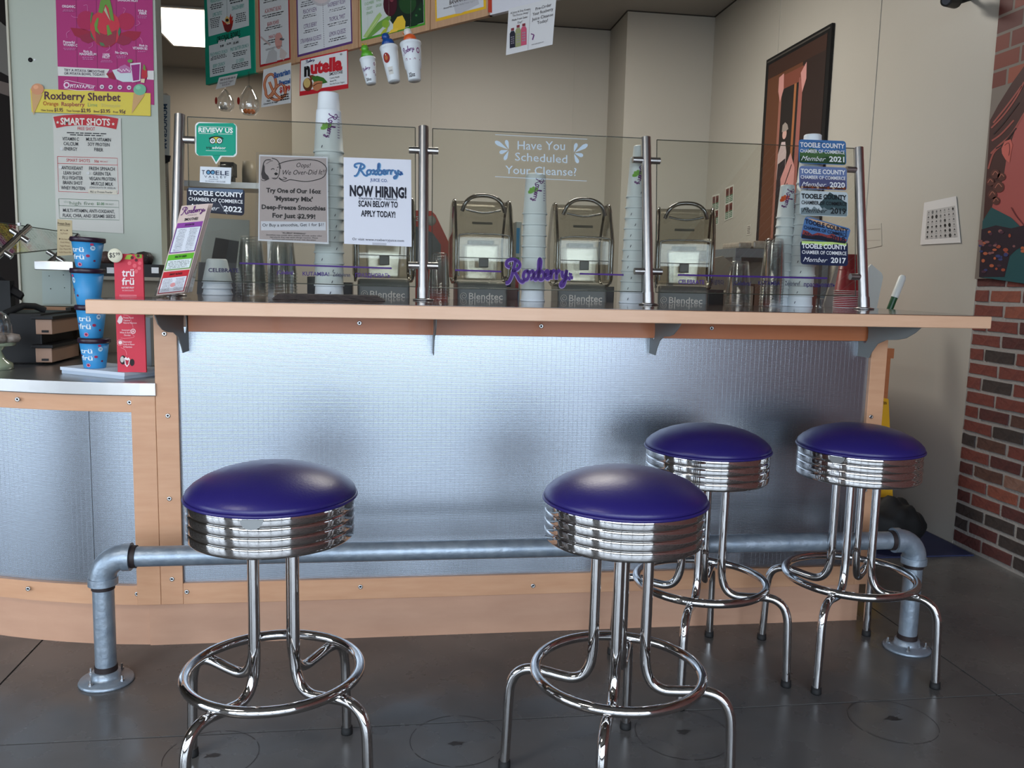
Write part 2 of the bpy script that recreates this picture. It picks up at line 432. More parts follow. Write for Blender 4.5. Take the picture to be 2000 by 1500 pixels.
# joint strips between the wall panels
k = 0
for (px, y) in ((845, None), (1122, None)):
    x = at(px, 200, 'y', 4.984).x; k += 1
    struct(MB().box(x - .012, x + .012, 4.979, 4.986, 0, 3.464).build('trim_%d' % k, M_CREAM))
for px, py in ((1718, 40), (1521, 60)):
    y = at(px, py, 'x', 3.483).y; k += 1
    struct(MB().box(3.478, 3.486, y - .012, y + .012, 0, 3.464).build('trim_%d' % k, M_CREAM))
# dark caulk lines where ceiling and walls meet
for a in ((-.085, 2.72, 4.976, 4.984, 3.456, 3.464), (2.712, 2.72, 4.413, 4.98, 3.456, 3.464), (2.72, 3.483, 4.405, 4.413, 3.456, 3.464), (3.475, 3.483, .85, 4.41, 3.456, 3.464)):
    k += 1; struct(MB().box(*a).build('trim_%d' % k, mat('dark_caulk', (60, 56, 52), .8)))

# brick wall right of the cream panel (same plane, nearer the viewer)
bw = struct(MB().box(3.484, 3.75, -5.9, .846, 0, 3.464).build('wall_right_front', M_MORTAR))
BR = [mat('brick_%s' % n, c, .85, noise=(22, .7, c2), bump=(50, .5)) for n, c, c2 in (
    ('red', (122, 62, 50), (98, 50, 44)), ('dark_red', (92, 46, 42), (70, 38, 36)), ('brown', (98, 66, 54), (70, 46, 40)),
    ('sooty', (66, 54, 50), (46, 40, 38)), ('orange', (146, 80, 60), (112, 62, 50)), ('pale', (142, 108, 92), (112, 76, 64)))]
bricks = {}
def brick_mesh(L, mi, seed):
    rnd = random.Random(seed); bm = bmesh.new(); hz = .0270; hy = L / 2 - .0070; xs_ = 0.0
    V = []
    def j(): return rnd.uniform(-.0022, .0022)
    for (y, z) in ((-hy, -hz), (0, -hz), (hy, -hz), (hy, 0), (hy, hz), (0, hz), (-hy, hz), (-hy, 0)):
        V.append((0.012, y + j(), z + j()))
    F_ = [(.001, y * .965 + j() * .5, z * .9 + j() * .5) for (_, y, z) in V]
    me = bpy.data.meshes.new('brick')
    me.from_pydata(V + F_, [], [tuple(range(8, 16))] + [(i, (i + 1) % 8, (i + 1) % 8 + 8, i + 8) for i in range(8)])
    me.materials.append(BR[mi]); me.update(); return me
rnd = random.Random(3)
CO = .0677
for row in range(50):
    z = 1.1915 + .0677 / 2 - (17.5 - row) * CO + .0
    z = .034 + row * CO + .012
    if z > 3.44: break
    first = .2 if row % 2 == 0 else .1
    y = .846; col = 0
    lim = -.45 if z < 1.3 else .2
    if z > 1.3: break
    while y > lim:
        L = first if col == 0 else .2
        mi = rnd.choices(range(6), (5, 5, 4, 1.5, 2, 1))[0]
        if row < 3: mi = rnd.choice((3, 3, 1))
        key = (round(L, 1), mi, rnd.randrange(3))
        if key not in bricks: bricks[key] = brick_mesh(L, mi, hash(key) % 999)
        o = bpy.data.objects.new('brick', bricks[key]); COL.objects.link(o); o.parent = bw
        o.location = (3.478 + rnd.uniform(-.002, .002), y - L / 2, z); y -= L; col += 1
# the rest of the brickwork, past the frame: joined
mb = MB()
for row in range(50):
    z = .034 + row * CO + .012
    if z > 3.44: break
    y = .846 if z > 1.3 else -.45 - (.1 if row % 2 else 0); first = .2 if row % 2 == 0 else .1; c0 = z > 1.3
    while y > -5.6:
        L = first if c0 else .2; c0 = False
        mb.add([(3.479, y - .006, z - .028), (3.479, y - L + .006, z - .028), (3.479, y - L + .006, z + .028), (3.479, y - .006, z + .028),
                (3.485, y - .004, z - .03), (3.485, y - L + .004, z - .03), (3.485, y - L + .004, z + .03), (3.485, y - .004, z + .03)],
               [(0, 1, 2, 3), (4, 0, 3, 7), (1, 5, 6, 2), (3, 2, 6, 7), (4, 5, 1, 0)]); y -= L
mb.build('brickwork', BR[0], bw, kind='stuff')

# left and street side of the room (behind the photographer, seen in reflections)
M_DARKWALL = mat('dark_side_wall', (104, 98, 92), .7)
struct(MB().box(-6.2, -6, -1.4, 6.2, 0, 3.464).box(-6.2, -6, -5.9, -5.4, 0, 3.464).box(-6.2, -6, -5.4, -1.4, 0, .22).box(-6.2, -6, -5.4, -1.4, 2.95, 3.464).build('wall_left', M_DARKWALL))
w2 = MB()  # side glazing added in the left wall to brighten the curved panel
for y in (-5.4, -4.07, -2.74, -1.47): w2.box(-6.12, -6.02, y, y + .07, .22, 2.95)
w2.box(-6.12, -6.02, -5.4, -1.4, 2.1, 2.17)
struct(w2.build('added_side_window', mat('dark_window_frame', (30, 30, 32), .4)))
fw = MB().box(-6, -4.25, -5.9, -5.6, 0, 3.464).box(-4.25, 3.49, -5.9, -5.6, 2.95, 3.464).box(-4.25, 3.49, -5.9, -5.6, 0, .22)
struct(fw.build('wall_front', M_DARKWALL))
wd = MB()
for x in (-4.25, -2.95, -1.65, -.35, .95, 2.2, 3.4): wd.box(x, x + .07, -5.72, -5.62, .22, 2.95)
wd.box(-4.25, 3.49, -5.72, -5.62, 2.1, 2.17); wd.box(-4.25, 3.49, -5.72, -5.62, .22, .29)
struct(wd.build('window_1', mat('dark_window_frame', (30, 30, 32), .4)))
struct(MB().box(-30, 30, -40, -5.91, -.2, -.02).box(-30, -6.21, -5.9, 6, -.2, -.02).build('floor_outside', mat('pavement', (165, 162, 156), .9)))

# pale green panelled pillar that carries the posters
pl = struct(MB().box(-.742, -.182, 1.0, 1.09, 1.236, 3.464).box(-.742, -.52, 1.0, 1.09, 1.066, 1.236).build('wall_left_front', M_PILLAR))
struct(MB().box(-.52, -.182, 1.012, 1.13, 0, 1.236).box(-.742, -.52, 1.02, 1.13, 0, 1.066).build('trim_22', mat('brown_lower_wall', (116, 104, 84), .6)))
struct(MB().box(-.75, -.742, .99, 1.095, 1.066, 3.464).build('trim_20', mat('cream_edge_strip', (196, 190, 172), .5)))

# ================================================================== BAR COUNTER
def embossed(name, col):
    m = mat(name, col, .25, .95); nt = m.node_tree; b = nt.nodes['Principled BSDF']
    tc = nt.nodes.new('ShaderNodeTexCoord'); sp = nt.nodes.new('ShaderNodeSeparateXYZ'); cb = nt.nodes.new('ShaderNodeCombineXYZ')
    nt.links.new(tc.outputs['Object'], sp.inputs[0]); nt.links.new(sp.outputs['X'], cb.inputs['X']); nt.links.new(sp.outputs['Z'], cb.inputs['Y'])
    br = nt.nodes.new('ShaderNodeTexBrick'); br.inputs['Scale'].default_value = 1; br.inputs['Brick Width'].default_value = .016
    br.inputs['Row Height'].default_value = .0046; br.inputs['Mortar Size'].default_value = .0009; br.inputs['Mortar Smooth'].default_value = 1
    br.offset = .0
    nt.links.new(cb.outputs[0], br.inputs['Vector'])
    bp = nt.nodes.new('ShaderNodeBump'); bp.inputs['Strength'].default_value = .16; bp.inputs['Distance'].default_value = .001; bp.invert = True
    nt.links.new(br.outputs['Fac'], bp.inputs['Height']); nt.links.new(bp.outputs[0], b.inputs['Normal'])
    return m
M_EMB = embossed('embossed_metal_laminate', (160, 167, 176))
M_SCREW = mat('screw_steel', (196, 196, 196), .3, 1)
def screw(px, py, parent, y=-.018, r=.0075):
    p = at(px, py, 'y', y)
    if parent is SERV: p = at(px, py, 'y', yc(p.x) - .018)
    mb = MB().lathe([(r, .0002), (r, -.002), (r * .75, -.0035), (r * .45, -.0022), (.0001, -.0022)], p, 14, axis=(0, 1, 0))
    o = mb.build('screw', M_SCREW, parent)
    MB().lathe([(r * .42, -.0026), (.0001, -.003)], p, 8, axis=(0, 1, 0)).build('screw_socket', M_BLACK, o)

H, OV, TH = 1.141, .2735, .041
BAR = thing('bar_counter', 'long raised bar counter with maple edge and embossed silver front', 'counter', (1.3, 0, 0))
poly = [(-.069, -OV), (2.7215, -OV), (2.7215, .47), (.03, .47), (.03, .03), (-.069, .03)]
MB().prism(poly, 'z', H - TH, H - .0015).build('bar_top', M_WOODH, BAR, bevel=.002, seg=1)
MB().prism([(a + (.004 if a < 1 else -.004), b + (.004 if b < 0 else -.004)) for a, b in poly], 'z', H - .0015, H + .0003).build('laminate_surface', M_BARTOP, BAR)
MB().box(.15, 2.44, -.026, .0, 1.037, H - TH).build('apron', M_APRON, BAR, bevel=.001, seg=1)
MB().box(.113, 2.463, -.002, .02, .2, 1.05).build('front_panel', M_EMB, BAR)
MB().box(.044, .113, -.018, .004, .144, H - TH).build('frame_post', M_WOOD, BAR, bevel=.001, seg=1)
MB().box(2.463, 2.523, -.018, .06, .144, H - TH).build('frame_post', M_WOOD, BAR, bevel=.001, seg=1)
MB().box(.1135, 2.4625, -.018, .004, .143, .214).build('bottom_rail', M_WOOD, BAR, bevel=.001, seg=1)
MB().box(.002, 2.494, -.002, .02, .0, .142).build('kick_board', M_KICK, BAR)
MB().box(.04, 2.5, .02, .1, 0, H - TH).build('carcass', M_WOOD, BAR)
M_BRACKET = mat('bracket_grey_steel', (128, 130, 128), .5, .25)
for (xb, zb, dx) in ((.143, .974, -.033), (.916, .975, -.004), (1.656, .983, .016), (2.419, .982, .064)):
    # side profile (y, z): curved arm with an oval cut-out
    out = [(0, zb), (-.05, zb - .002), (-.062, zb + .02), (-.085, zb + .05), (-.12, zb + .066), (-.165, zb + .07), (-.2, zb + .078), (-.235, zb + .098), (-.258, H - TH)]
    hole = [(-.028 + .014 * math.cos(a), 1.06 + (.03 if math.sin(a) < 0 else .036) * math.sin(a)) for a in [2 * PI * q / 16 for q in range(16)]]
    outer = out + [(0, H - TH)]
    bm = bmesh.new()
    def V3(p): return (xb + dx * (-p[0] / .26), p[0] - .002, p[1])
    ov = [bm.verts.new(V3(p)) for p in outer]; hv = [bm.verts.new(V3(p)) for p in hole]
    es = [bm.edges.new((ov[i], ov[(i + 1) % len(ov)])) for i in range(len(ov))] + [bm.edges.new((hv[i], hv[(i + 1) % 16])) for i in range(16)]
    bmesh.ops.triangle_fill(bm, edges=es, use_beauty=True)
    r_ = bmesh.ops.extrude_face_region(bm, geom=bm.faces[:])
    bmesh.ops.translate(bm, verts=[v for v in r_['geom'] if isinstance(v, bmesh.types.BMVert)], vec=(.003, 0, 0))
    bmesh.ops.recalc_face_normals(bm, faces=bm.faces)
    me = bpy.data.meshes.new('bracket'); bm.to_mesh(me); bm.free(); me.transform(Matrix.Translation((-1.3, 0, 0))); me.materials.append(M_BRACKET)
    o = bpy.data.objects.new('bracket', me); COL.objects.link(o); o.parent = BAR
SERV = None
for q in ((321, 652), (328, 812), (331, 974), (336, 1131), (365, 1156), (704, 1146), (1041, 1144), (1701, 814), (1690, 957)): screw(*q, BAR)
for q in ((702, 631), (1057, 637), (1390, 641)): screw(*q, BAR, y=-.027)

# ================================================================== CURVED SERVING COUNTER (left)
def yc(x):
    u = max(0, -x); return .004 + .08 * u + .3 * u * u
SERV = thing('serving_counter', 'low curved serving counter with stainless top and silver panels, left of the bar', 'counter', (-.4, .1, 0))
def strip(x0, x1, z0, z1, off, th, n=16, sm=False):
    V = []; 
    for i in range(n + 1):
        x = x0 + (x1 - x0) * i / n
        for (o_, z) in ((off, z0), (off, z1), (off + th, z1), (off + th, z0)): V.append((x, yc(x) + o_, z))
    Fc = [(0, 1, 2, 3), (4 * n + 3, 4 * n + 2, 4 * n + 1, 4 * n)]
    for i in range(n):
        for k in range(4): Fc.append((4 * i + k, 4 * i + 4 + k, 4 * i + 4 + (k + 1) % 4, 4 * i + (k + 1) % 4))
    return MB().add(V, Fc, sm)
strip(-1.5, .001, 0, .142, 0, .02).build('kick_board', M_KICK, SERV)
strip(-1.5, -.031, .143, .207, -.018, .02).build('bottom_rail', M_WOOD, SERV)
strip(-1.5, -.031, .778, .831, -.018, .02).build('top_rail', M_WOOD, SERV)
MB().box(-.03, .043, -.018, .004, .144, .831).build('frame_post', M_WOOD, SERV, bevel=.001, seg=1)
strip(-.17, -.0305, .205, .78, 0, .004, 6).build('front_panel', M_EMB, SERV)
strip(-1.5, -.1715, .205, .78, 0, .004, 90).build('front_panel', M_EMB, SERV)
V = [(x, yc(x) - .03) for x in [.047 - .0, .03] + [-.05 * i for i in range(0, 31)]]
MB().prism(V + [(-1.5, .985), (.047, .985)], 'z', .831, .873).build('stainless_top', M_STEEL, SERV, bevel=.003, seg=2)
V = [(x, yc(x) + .03) for x in [-.05 * i for i in range(0, 31)]]
MB().prism([(.04, .03)] + V + [(-1.5, .98), (.04, .98)], 'z', 0, .831).build('carcass', M_WOOD, SERV)
for q in ((34, 780), (253, 786), (286, 814), (291, 975), (296, 1134), (55, 1150), (268, 1160)): screw(*q, SERV)

# ================================================================== PIPE FOOT RAIL
t = thing('foot_rail', 'galvanised pipe foot rail on floor flanges along the bar front', 'foot rail', (1.23, -.247, 0))
ZR, YR, XL, XR, PR = .384, -.247, -.058, 2.536, .0300
MB().tube([(XL + .085, YR, ZR), (XR - .085, YR, ZR)], PR, 24).build('pipe', M_GALV, t)
for X, s_ in ((XL, 1), (XR, -1)):
    MB().tube([(X, YR, .02), (X, YR, ZR - .07)], PR, 24).build('upright', M_GALV, t)
    arc = [(X + s_ * (.062 - .062 * math.cos(a)), YR, ZR - .062 + .062 * math.sin(a)) for a in [PI / 2 * k / 8 for k in range(9)]]
    e = MB().tube(arc, .0375, 24).tube([(X, YR, ZR - .082), (X, YR, ZR - .06)], .0415, 24).tube([(X + s_ * .06, YR, ZR), (X + s_ * .082, YR, ZR)], .0415, 24)
    e.build('elbow', M_GALV, t)
    MB().tube([(X, YR, ZR - .096), (X, YR, ZR - .08)], .0325, 24).build('threaded_joint', M_RUST, t)
    MB().tube([(X + s_ * .08, YR, ZR), (X + s_ * .097, YR, ZR)], .0335, 24).build('threaded_joint', M_RUST, t)
    MB().tube([(X, YR, .032), (X, YR, .052)], .0325, 24).build('threaded_joint', M_RUST, t)
    f = MB().lathe([(.0001, 0), (.076, 0), (.078, .004), (.074, .011), (.046, .014), (.041, .02), (.04, .034), (.03, .036)], (X, YR, 0), 32).build('flange', M_GALV, t)
    for k in range(4):
        a = PI / 4 + .3 + k * PI / 2
        MB().lathe([(.0065, .012), (.0065, .018), (.0035, .018), (.0035, .03), (.0001, .031)], (X + .06 * math.cos(a), YR + .06 * math.sin(a), 0), 6, smooth=False).build('bolt', M_SCREW, f)

# ================================================================== BAR STOOLS
def make_stool():
    t = thing('bar_stool', '', 'bar stool', (0, 0, 0))
    prof = [(.0001, .793), (.05, .791), (.09, .785), (.125, .775), (.155, .762), (.176, .748), (.188, .736), (.191, .728), (.188, .722), (.0001, .722)]
    MB().lathe(prof, n=56).build('cushion', M_VINYL, t)
    MB().tube([(.1905 * math.cos(a), .1905 * math.sin(a), .7215) for a in [2 * PI * k / 56 for k in range(56)]], .0042, 8, closed=True).build('piping', M_VINYL, t)
    pr = [(.175, .7195), (.1862, .719)]
    for k in range(4):   # four pressed ribs with narrow grooves between
        z = .7175 - k * .0225; R_ = .1876
        pr += [(R_ - .0004, z), (R_, z - .0015), (R_ + .0003, z - .005), (R_ + .0004, z - .0095), (R_ + .0003, z - .014), (R_, z - .0175), (R_ - .0004, z - .019)]
        if k < 3: pr += [(R_ - .0022, z - .0202), (R_ - .0022, z - .0212)]
    pr += [(.184, .6275), (.176, .627), (.0001, .640)]
    MB().lathe(pr, n=72).build('chrome_band', M_CHROME, t)
    for k in range(4):
        a = k * PI / 2; ca, sa = math.cos(a), math.sin(a)
        pts = [(.062, .632), (.062, .5), (.062, .40), (.0625, .345), (.068, .305), (.083, .276), (.108, .263), (.14, .264), (.175, .269), (.205, .272), (.232, .267), (.254, .25), (.2655, .222), (.269, .19), (.271, .14), (.2735, .07), (.276, .012)]
        lg = MB().tube(smooth_path([(r * ca, r * sa, z) for r, z in pts], 4), .0128, 16).build('leg', M_CHROME, t)
        MB().lathe([(.0001, 0), (.0155, 0), (.0158, .004), (.0148, .02), (.0001, .021)], (.276 * ca, .276 * sa, 0), 16).build('rubber_foot', M_BLACKM, lg)
    MB().tube([(.2 * math.cos(a), .2 * math.sin(a), .2965) for a in [2 * PI * k / 64 for k in range(64)]], .0124, 16, closed=True).build('foot_ring', M_CHROME, t)
    return t
st0 = make_stool()
STOOLS = [((.511, -.839), 55.2, 'indigo bar stool with chrome base, front left, torn tab under the cushion'),
          ((1.326, -.917), 68.2, 'indigo bar stool in the front row, before the middle of the bar'),
          ((1.751, -.333), 60.3, 'indigo bar stool close to the bar front, directly behind the front middle stool'),
          ((2.259, -.327), 44.7, 'rightmost indigo bar stool, beside the right end of the foot rail')]
allst = [st0] + [copy_tree(st0) for _ in range(3)]
for i, ((x, y), a, lb) in enumerate(STOOLS):
    o = allst[i]
    o.location = (x, y, 0); o.rotation_euler = (0, 0, math.radians(a)); o['label'] = lb; o['group'] = 'chrome bar stools at the counter'
    if i in (0, 3):   # curled half-moon tab peeling from the band
        px, py = (448, 1003) if i == 0 else (1622, 884)
        R_ = .1905
        an = math.atan2(CAM.y - y, CAM.x - x) + (-.22 if i == 0 else -.32)
        loc = []
        for q in range(13):
            b = PI * q / 12; w_ = .024 * math.cos(b); h_ = -.021 * math.sin(b)
            th = an + w_ / R_ - math.radians(a); loc.append(((R_ + .002 + .004 * math.sin(b)) * math.cos(th), (R_ + .002 + .004 * math.sin(b)) * math.sin(th), .7165 + h_))
        me = bpy.data.meshes.new('torn_tab'); me.from_pydata(loc, [], [tuple(range(13))]); me.materials.append(mat('dull_foil', (112, 114, 114), .45, .4))
        tb = bpy.data.objects.new('torn_tab', me); COL.objects.link(tb); tb.parent = o
# ================================================================== SNEEZE GUARD on the bar
SL = .203
GN = Vector((0, -1, SL)).normalized(); GP = Vector((0, .22, H)); GD = Vector((0, SL, 1)).normalized()
def gp(px, py, off=0): return atp(px, py, GP + GN * off, GN)
t = thing('sneeze_guard', 'clear glass sneeze guard on four leaning steel posts along the bar top', 'glass guard', (1.3, .22, H))
PX = (.055, .891, 1.714, 2.562)
for i, x in enumerate(PX):
    top = 1.757
    p0 = Vector((x, .22, H)); p1 = Vector((x, .22 + SL * (top - H), top))
    MB().tube([p0 + GD * .03, p1], .0185, 24).build('post', M_STEEL, t)
    MB().tube([p0 + GD * .002, p0 + GD * .045], .0215, 24).lathe([(.0001, .001), (.036, .001), (.036, .005), (.02, .008)], p0, 28).build('collar', M_STEEL, t)
def clampz(px, py, x): return at(px, py, 'x', x)
for i, x in enumerate(PX):
    for zz in (1.672, 1.263):
        y = .22 + SL * (zz - H)
        a = x - (.012 if i == 0 else .052); b = x + (.012 if i == 3 else .052)
        MB().tube([(a, y, zz), (b, y, zz)], .0125, 18).build('clamp', M_STEEL, t)
PANES = [[(366, 228), (811, 249), (812, 560), (372, 548)], [(845, 251), (1257, 270), (1254, 570), (843, 562)], [(1283, 273), (1670, 290), (1671, 578), (1281, 571)]]
for q in PANES:
    MB().slab([gp(*p, .003) for p in q], GN, .006).build('glass_pane', M_GLASS, t)
    mb = MB()
    for a, b in ((0, 1), (1, 2), (2, 3), (3, 0)): mb.tube([gp(*q[a]), gp(*q[b])], .0016, 6)
    mb.build('polished_edge', mat('dark_glass_edge', (66, 70, 62), .2), t)

# ---- notices and stickers stuck on the glass
def on_glass(name, label, q, m, cat='sticker', th=.0006, off=.0045, **k): return Sign(name, label, cat, [gp(*p, off) for p in q], m, th, **k)
M_TEAL = mat('teal_sticker', (22, 160, 132), .4)
s = on_glass('review_sticker', 'teal speech-bubble review sticker at the top left of the left pane', [(381, 238), (463, 241), (463, 307), (381, 304)], flat(235, 240, 238), round_=.016)
s.G([(412, 304), (434, 305), (422, 321)], (235, 240, 238))
rr = lambda x0, y0, x1, y1, r: [(x0 + r, y0), (x1 - r, y0), (x1, y0 + r), (x1, y1 - r), (x1 - r, y1), (x0 + r, y1), (x0, y1 - r), (x0, y0 + r)]
s.G(rr(383.5, 240.5, 460.5, 304, 5), (22, 160, 132), lay=1); s.G([(414, 303), (431, 303), (422, 317)], (22, 160, 132), lay=1)
s.T('REVIEW US', 387.5, 258, 455, 259.5, 9, (240, 245, 242), bold=.03)
s.L([(388, 247), (454, 249)], .8, (240, 245, 242), lay=2, sub=0); s.L([(388, 260.5), (417, 261)], .8, (240, 245, 242), lay=2, sub=0); s.L([(426, 261.5), (454, 262)], .8, (240, 245, 242), lay=2, sub=0)
for x in (415.2, 428.5):
    s.E(x, 275, 6.4, (20, 30, 28), lay=2); s.E(x, 275, 5, (240, 245, 242), lay=3); s.E(x, 275, 2.6, (20, 30, 28), lay=4); s.E(x, 275, 1.2, (240, 245, 242), lay=5)
s.G([(409, 269), (422, 267), (435, 269), (431, 270.5), (422, 280), (413, 270.5)], (232, 214, 60), lay=1.5)
s.L([(408, 271), (413, 268), (422, 266.6), (431, 268), (436, 271)], 1.8, (20, 30, 28), lay=6)
s.T('trip', 402.5, 290.5, 413.5, 290.7, 5.5, (16, 26, 24), bold=.01); s.T('advisor', 414.5, 290.8, 441, 291.5, 5.5, (240, 245, 242), bold=.01)
s.L([(402, 294), (442, 295)], .7, (220, 238, 232), lay=2, sub=0); s.done()

s = on_glass('valley_sticker', 'small white TOOELE VALLEY sticker below the teal review bubble', [(391, 325), (452, 327.5), (450.5, 359.5), (390, 356)], flat(222, 228, 234))
s.T('T', 394, 340.5, 400, 340.8, 8.5, (26, 40, 70), bold=.01); s.T('ELE', 421, 341.5, 447, 342.5, 8.5, (26, 40, 70), bold=.01)
for x in (407, 415.5):
    s.E(x, 336.5, 4.6, (26, 40, 70), lay=1); s.E(x, 336.8, 3, (90, 150, 190), lay=2)
s.T('V A L L E Y', 399, 347, 442, 348.5, 4.6, (40, 52, 78)); s.L([(408, 350), (426, 350.7)], .6, (60, 70, 90), sub=0, lay=2)
s.T('SO MUCH + SO CLOSE', 401, 355, 440, 356.5, 2.6, (60, 70, 90)); s.done()

def chamber(lb, q, bg, year, tc, lay_fn, member_script=True, ystyle=0):
    s = on_glass('membership_sticker', lb, q, flat(*bg), round_=.012, group=None)
    (x0, y0), (x1, y1), (x2, y2), (x3, y3) = q
    def I(u, v):   # point inside the quad
        return (x0 * (1 - u) * (1 - v) + x1 * u * (1 - v) + x2 * u * v + x3 * (1 - u) * v, y0 * (1 - u) * (1 - v) + y1 * u * (1 - v) + y2 * u * v + y3 * (1 - u) * v)
    lay_fn(s, I)
    hh = y3 - y0
    s.T('TOOELE COUNTY', *I(.03, .31), *I(.97, .31), hh * .19, tc, bold=.035, lay=6)
    s.T('CHAMBER OF COMMERCE', *I(.03, .55), *I(.97, .55), hh * .15, tc, bold=.015, lay=6)
    s.T('Member', *I(.05, .88), *I(.57, .88), hh * .2, tc, bold=.0, shear=.45, lay=6)
    s.T(year, *I(.64, .88), *I(.96, .88), hh * .22, tc, bold=.03, lay=6)
    s.done()
W_ = (238, 240, 242)
def ridge(s, I, v0, amp, col, n=9, seed=1, lay=2, bottom=.97):
    r = random.Random(seed); s.G([I(.02, bottom)] + [I(.02 + .96 * k / n, v0 + amp * (r.random() - .5)) for k in range(n + 1)] + [I(.98, bottom)], col, lay=lay)
chamber('dark blue 2022 chamber of commerce sticker on the left pane', [(365, 365.5), (478, 369.5), (477, 421.5), (364.5, 412)], (28, 32, 50), '2022', W_,
        lambda s, I: (s.G([I(.03, .02), I(.97, .02), I(.97, .14), I(.6, .2), I(.3, .12), I(.03, .18)], (92, 110, 134), lay=1), s.G([I(.1, .8), I(.5, .55), I(.95, .95), I(.1, .95)], (48, 52, 66), lay=1), s.L([I(.55, .5), I(.7, .98)], .9, (200, 204, 210), lay=3, sub=0)))
chamber('2021 chamber of commerce sticker, topmost of the five on the right pane', [(1560, 272), (1652, 275.5), (1653, 322.5), (1560, 318.5)], (70, 116, 170), '2021', W_,
        lambda s, I: (ridge(s, I, .45, .2, (70, 104, 60), seed=2, lay=1), ridge(s, I, .75, .15, (44, 74, 46), seed=3, lay=2), s.L([I(.2, .3), I(.45, .1), I(.8, .3), I(.9, .6)], .8, (36, 50, 50), lay=3)))
chamber('2020 chamber of commerce sticker over a herd of horses, second from the top', [(1561, 324), (1654, 327.5), (1654, 372), (1561, 368.5)], (110, 128, 172), '2020', W_,
        lambda s, I: (ridge(s, I, .45, .12, (82, 84, 122), seed=5, lay=1), ridge(s, I, .86, .1, (88, 46, 34), n=16, seed=6, lay=2), [s.E(*I(.06 + .11 * k, .93), 2.2, [(190, 160, 130), (60, 34, 26), (140, 70, 40)][k % 3], lay=3) for k in range(9)]))
chamber('pale 2019 chamber of commerce sticker with a gabled building, middle of the five', [(1563, 372), (1656, 375.5), (1656, 424), (1562, 420)], (196, 208, 212), '2019', (30, 34, 38),
        lambda s, I: (s.G([I(.4, .55), I(.62, .04), I(.98, .45), I(.98, .8), I(.5, .8)], (62, 84, 88), lay=1), ridge(s, I, .72, .2, (120, 136, 140), n=14, seed=9, lay=2), s.L([I(.4, .55), I(.62, .04), I(.98, .45)], 1.3, (30, 46, 50), lay=3, sub=0)))
chamber('tilted 2018 chamber of commerce sticker with red and blue mountains', [(1573, 421.5), (1662, 447), (1653, 477), (1563, 466)], (78, 118, 170), '2018', (30, 36, 60),
        lambda s, I: (s.G([I(.02, .05), I(.5, .05), I(.98, .12), I(.7, .3), I(.3, .18)], (206, 168, 130), lay=1), ridge(s, I, .62, .3, (140, 60, 58), seed=11, lay=2), ridge(s, I, .8, .16, (30, 32, 44), seed=12, lay=3)))
chamber('navy 2017 chamber of commerce sticker under a pale green sky, lowest of the five', [(1563, 470), (1656, 472.5), (1656, 520), (1564, 516)], (30, 38, 70), '2017', W_,
        lambda s, I: (s.G([I(.03, .02), I(.97, .02), I(.97, .17), I(.75, .1), I(.5, .2), I(.25, .1), I(.03, .18)], (196, 224, 130), lay=1)))

# Mystery mix notice in a clear sleeve
s = on_glass('mystery_mix_notice', 'Oops mystery mix smoothie notice in a clear sleeve on the left pane', [(506, 302), (640, 306.5), (642, 477), (504, 470)], flat(236, 238, 240), 'notice', th=.001)
MB().slab([gp(*p, .0075) for p in [(500, 297), (644, 302), (646, 482), (498, 475)]], GN, .0006).build('clear_sleeve', M_TAPE, s.par)
BG = (196, 182, 176); K = (28, 24, 26)
s.G([(508, 305), (637.5, 309), (639, 473), (506.5, 467)], BG)
s.L([(543, 321), (560, 315), (590, 311.5), (620, 314), (636, 325), (637, 337), (628, 348), (600, 354.5), (575, 352), (566, 351), (556, 354), (547, 350), (545, 347)], 1.5, K, lay=2)
s.L([(545, 347), (551, 350.5), (560, 348.5), (553, 346)], 1.2, K, lay=2)
s.L([(545, 322), (546, 333), (543.5, 344), (538, 349.5), (531, 347.5)], 1.2, K, lay=2)                     # jaw line
s.L([(531, 309), (540, 312), (546, 320), (548, 330)], 1.6, K, lay=2); s.L([(529, 312), (519, 313), (514, 322), (516, 334), (519, 341)], 1.6, K, lay=2)
s.G([(514, 318), (517, 325), (517, 337), (524, 344), (526, 350), (519, 352), (512, 349), (510, 340), (512, 328)], (58, 50, 52), lay=1); s.L([(510, 351), (516, 353), (524, 350)], 1.2, K, lay=2)
s.L([(520, 320), (528, 315), (533, 314)], .8, K, lay=2); s.L([(529.5, 331.5), (533, 329), (536, 331)], 1.3, K, lay=3); s.L([(541, 327), (544, 326.5)], 1.3, K, lay=3)
s.G([(535.5, 338.5), (539, 336.5), (543, 339), (541, 342), (537, 342)], K, lay=3); s.L([(540, 331), (541, 334)], .7, K, lay=3); s.L([(534, 347.5), (542, 348)], 1, K, lay=3)
s.T('Oops!', 579, 326.5, 607, 327.5, 9, K, shear=.3); s.T('We Over-Did It!!', 552, 341.5, 636, 340.5, 9.5, K, shear=.3)
s.T('Try One of Our 16oz', 520, 375.5, 627, 378, 8.5, K, bold=.04); s.T("'Mystery Mix'", 536, 391.5, 611, 393.5, 8.5, K, bold=.04)
s.T('Deep-Freeze Smoothies', 511, 408, 636, 411, 8.5, K, bold=.035); s.T('For Just $2.99!', 532, 424.5, 616, 427.5, 8.5, K, bold=.04)
s.G([(509.5, 432), (636, 433.5), (636.5, 450), (510, 450)], (234, 236, 240), 'paper_strip', lay=1); s.T('Or Buy a smoothie, Get 1 for $1!', 512.5, 442.5, 632.5, 441.5, 6, (26, 32, 44), bold=.01)
s.T('*ALLERGY WARNING*', 550, 456, 598, 458, 3, K, bold=.02)
s.T('Smoothies may contain dairy, peanuts, almonds, and/or other', 520, 459.8, 629, 462, 2.6, K, bold=.01)
s.T('ingredients that may cause allergic reaction. Please', 527, 464, 621, 466, 2.6, K, bold=.01); s.T('purchase and consume at your own discretion!', 532, 468, 617, 470.2, 2.6, K, bold=.01)
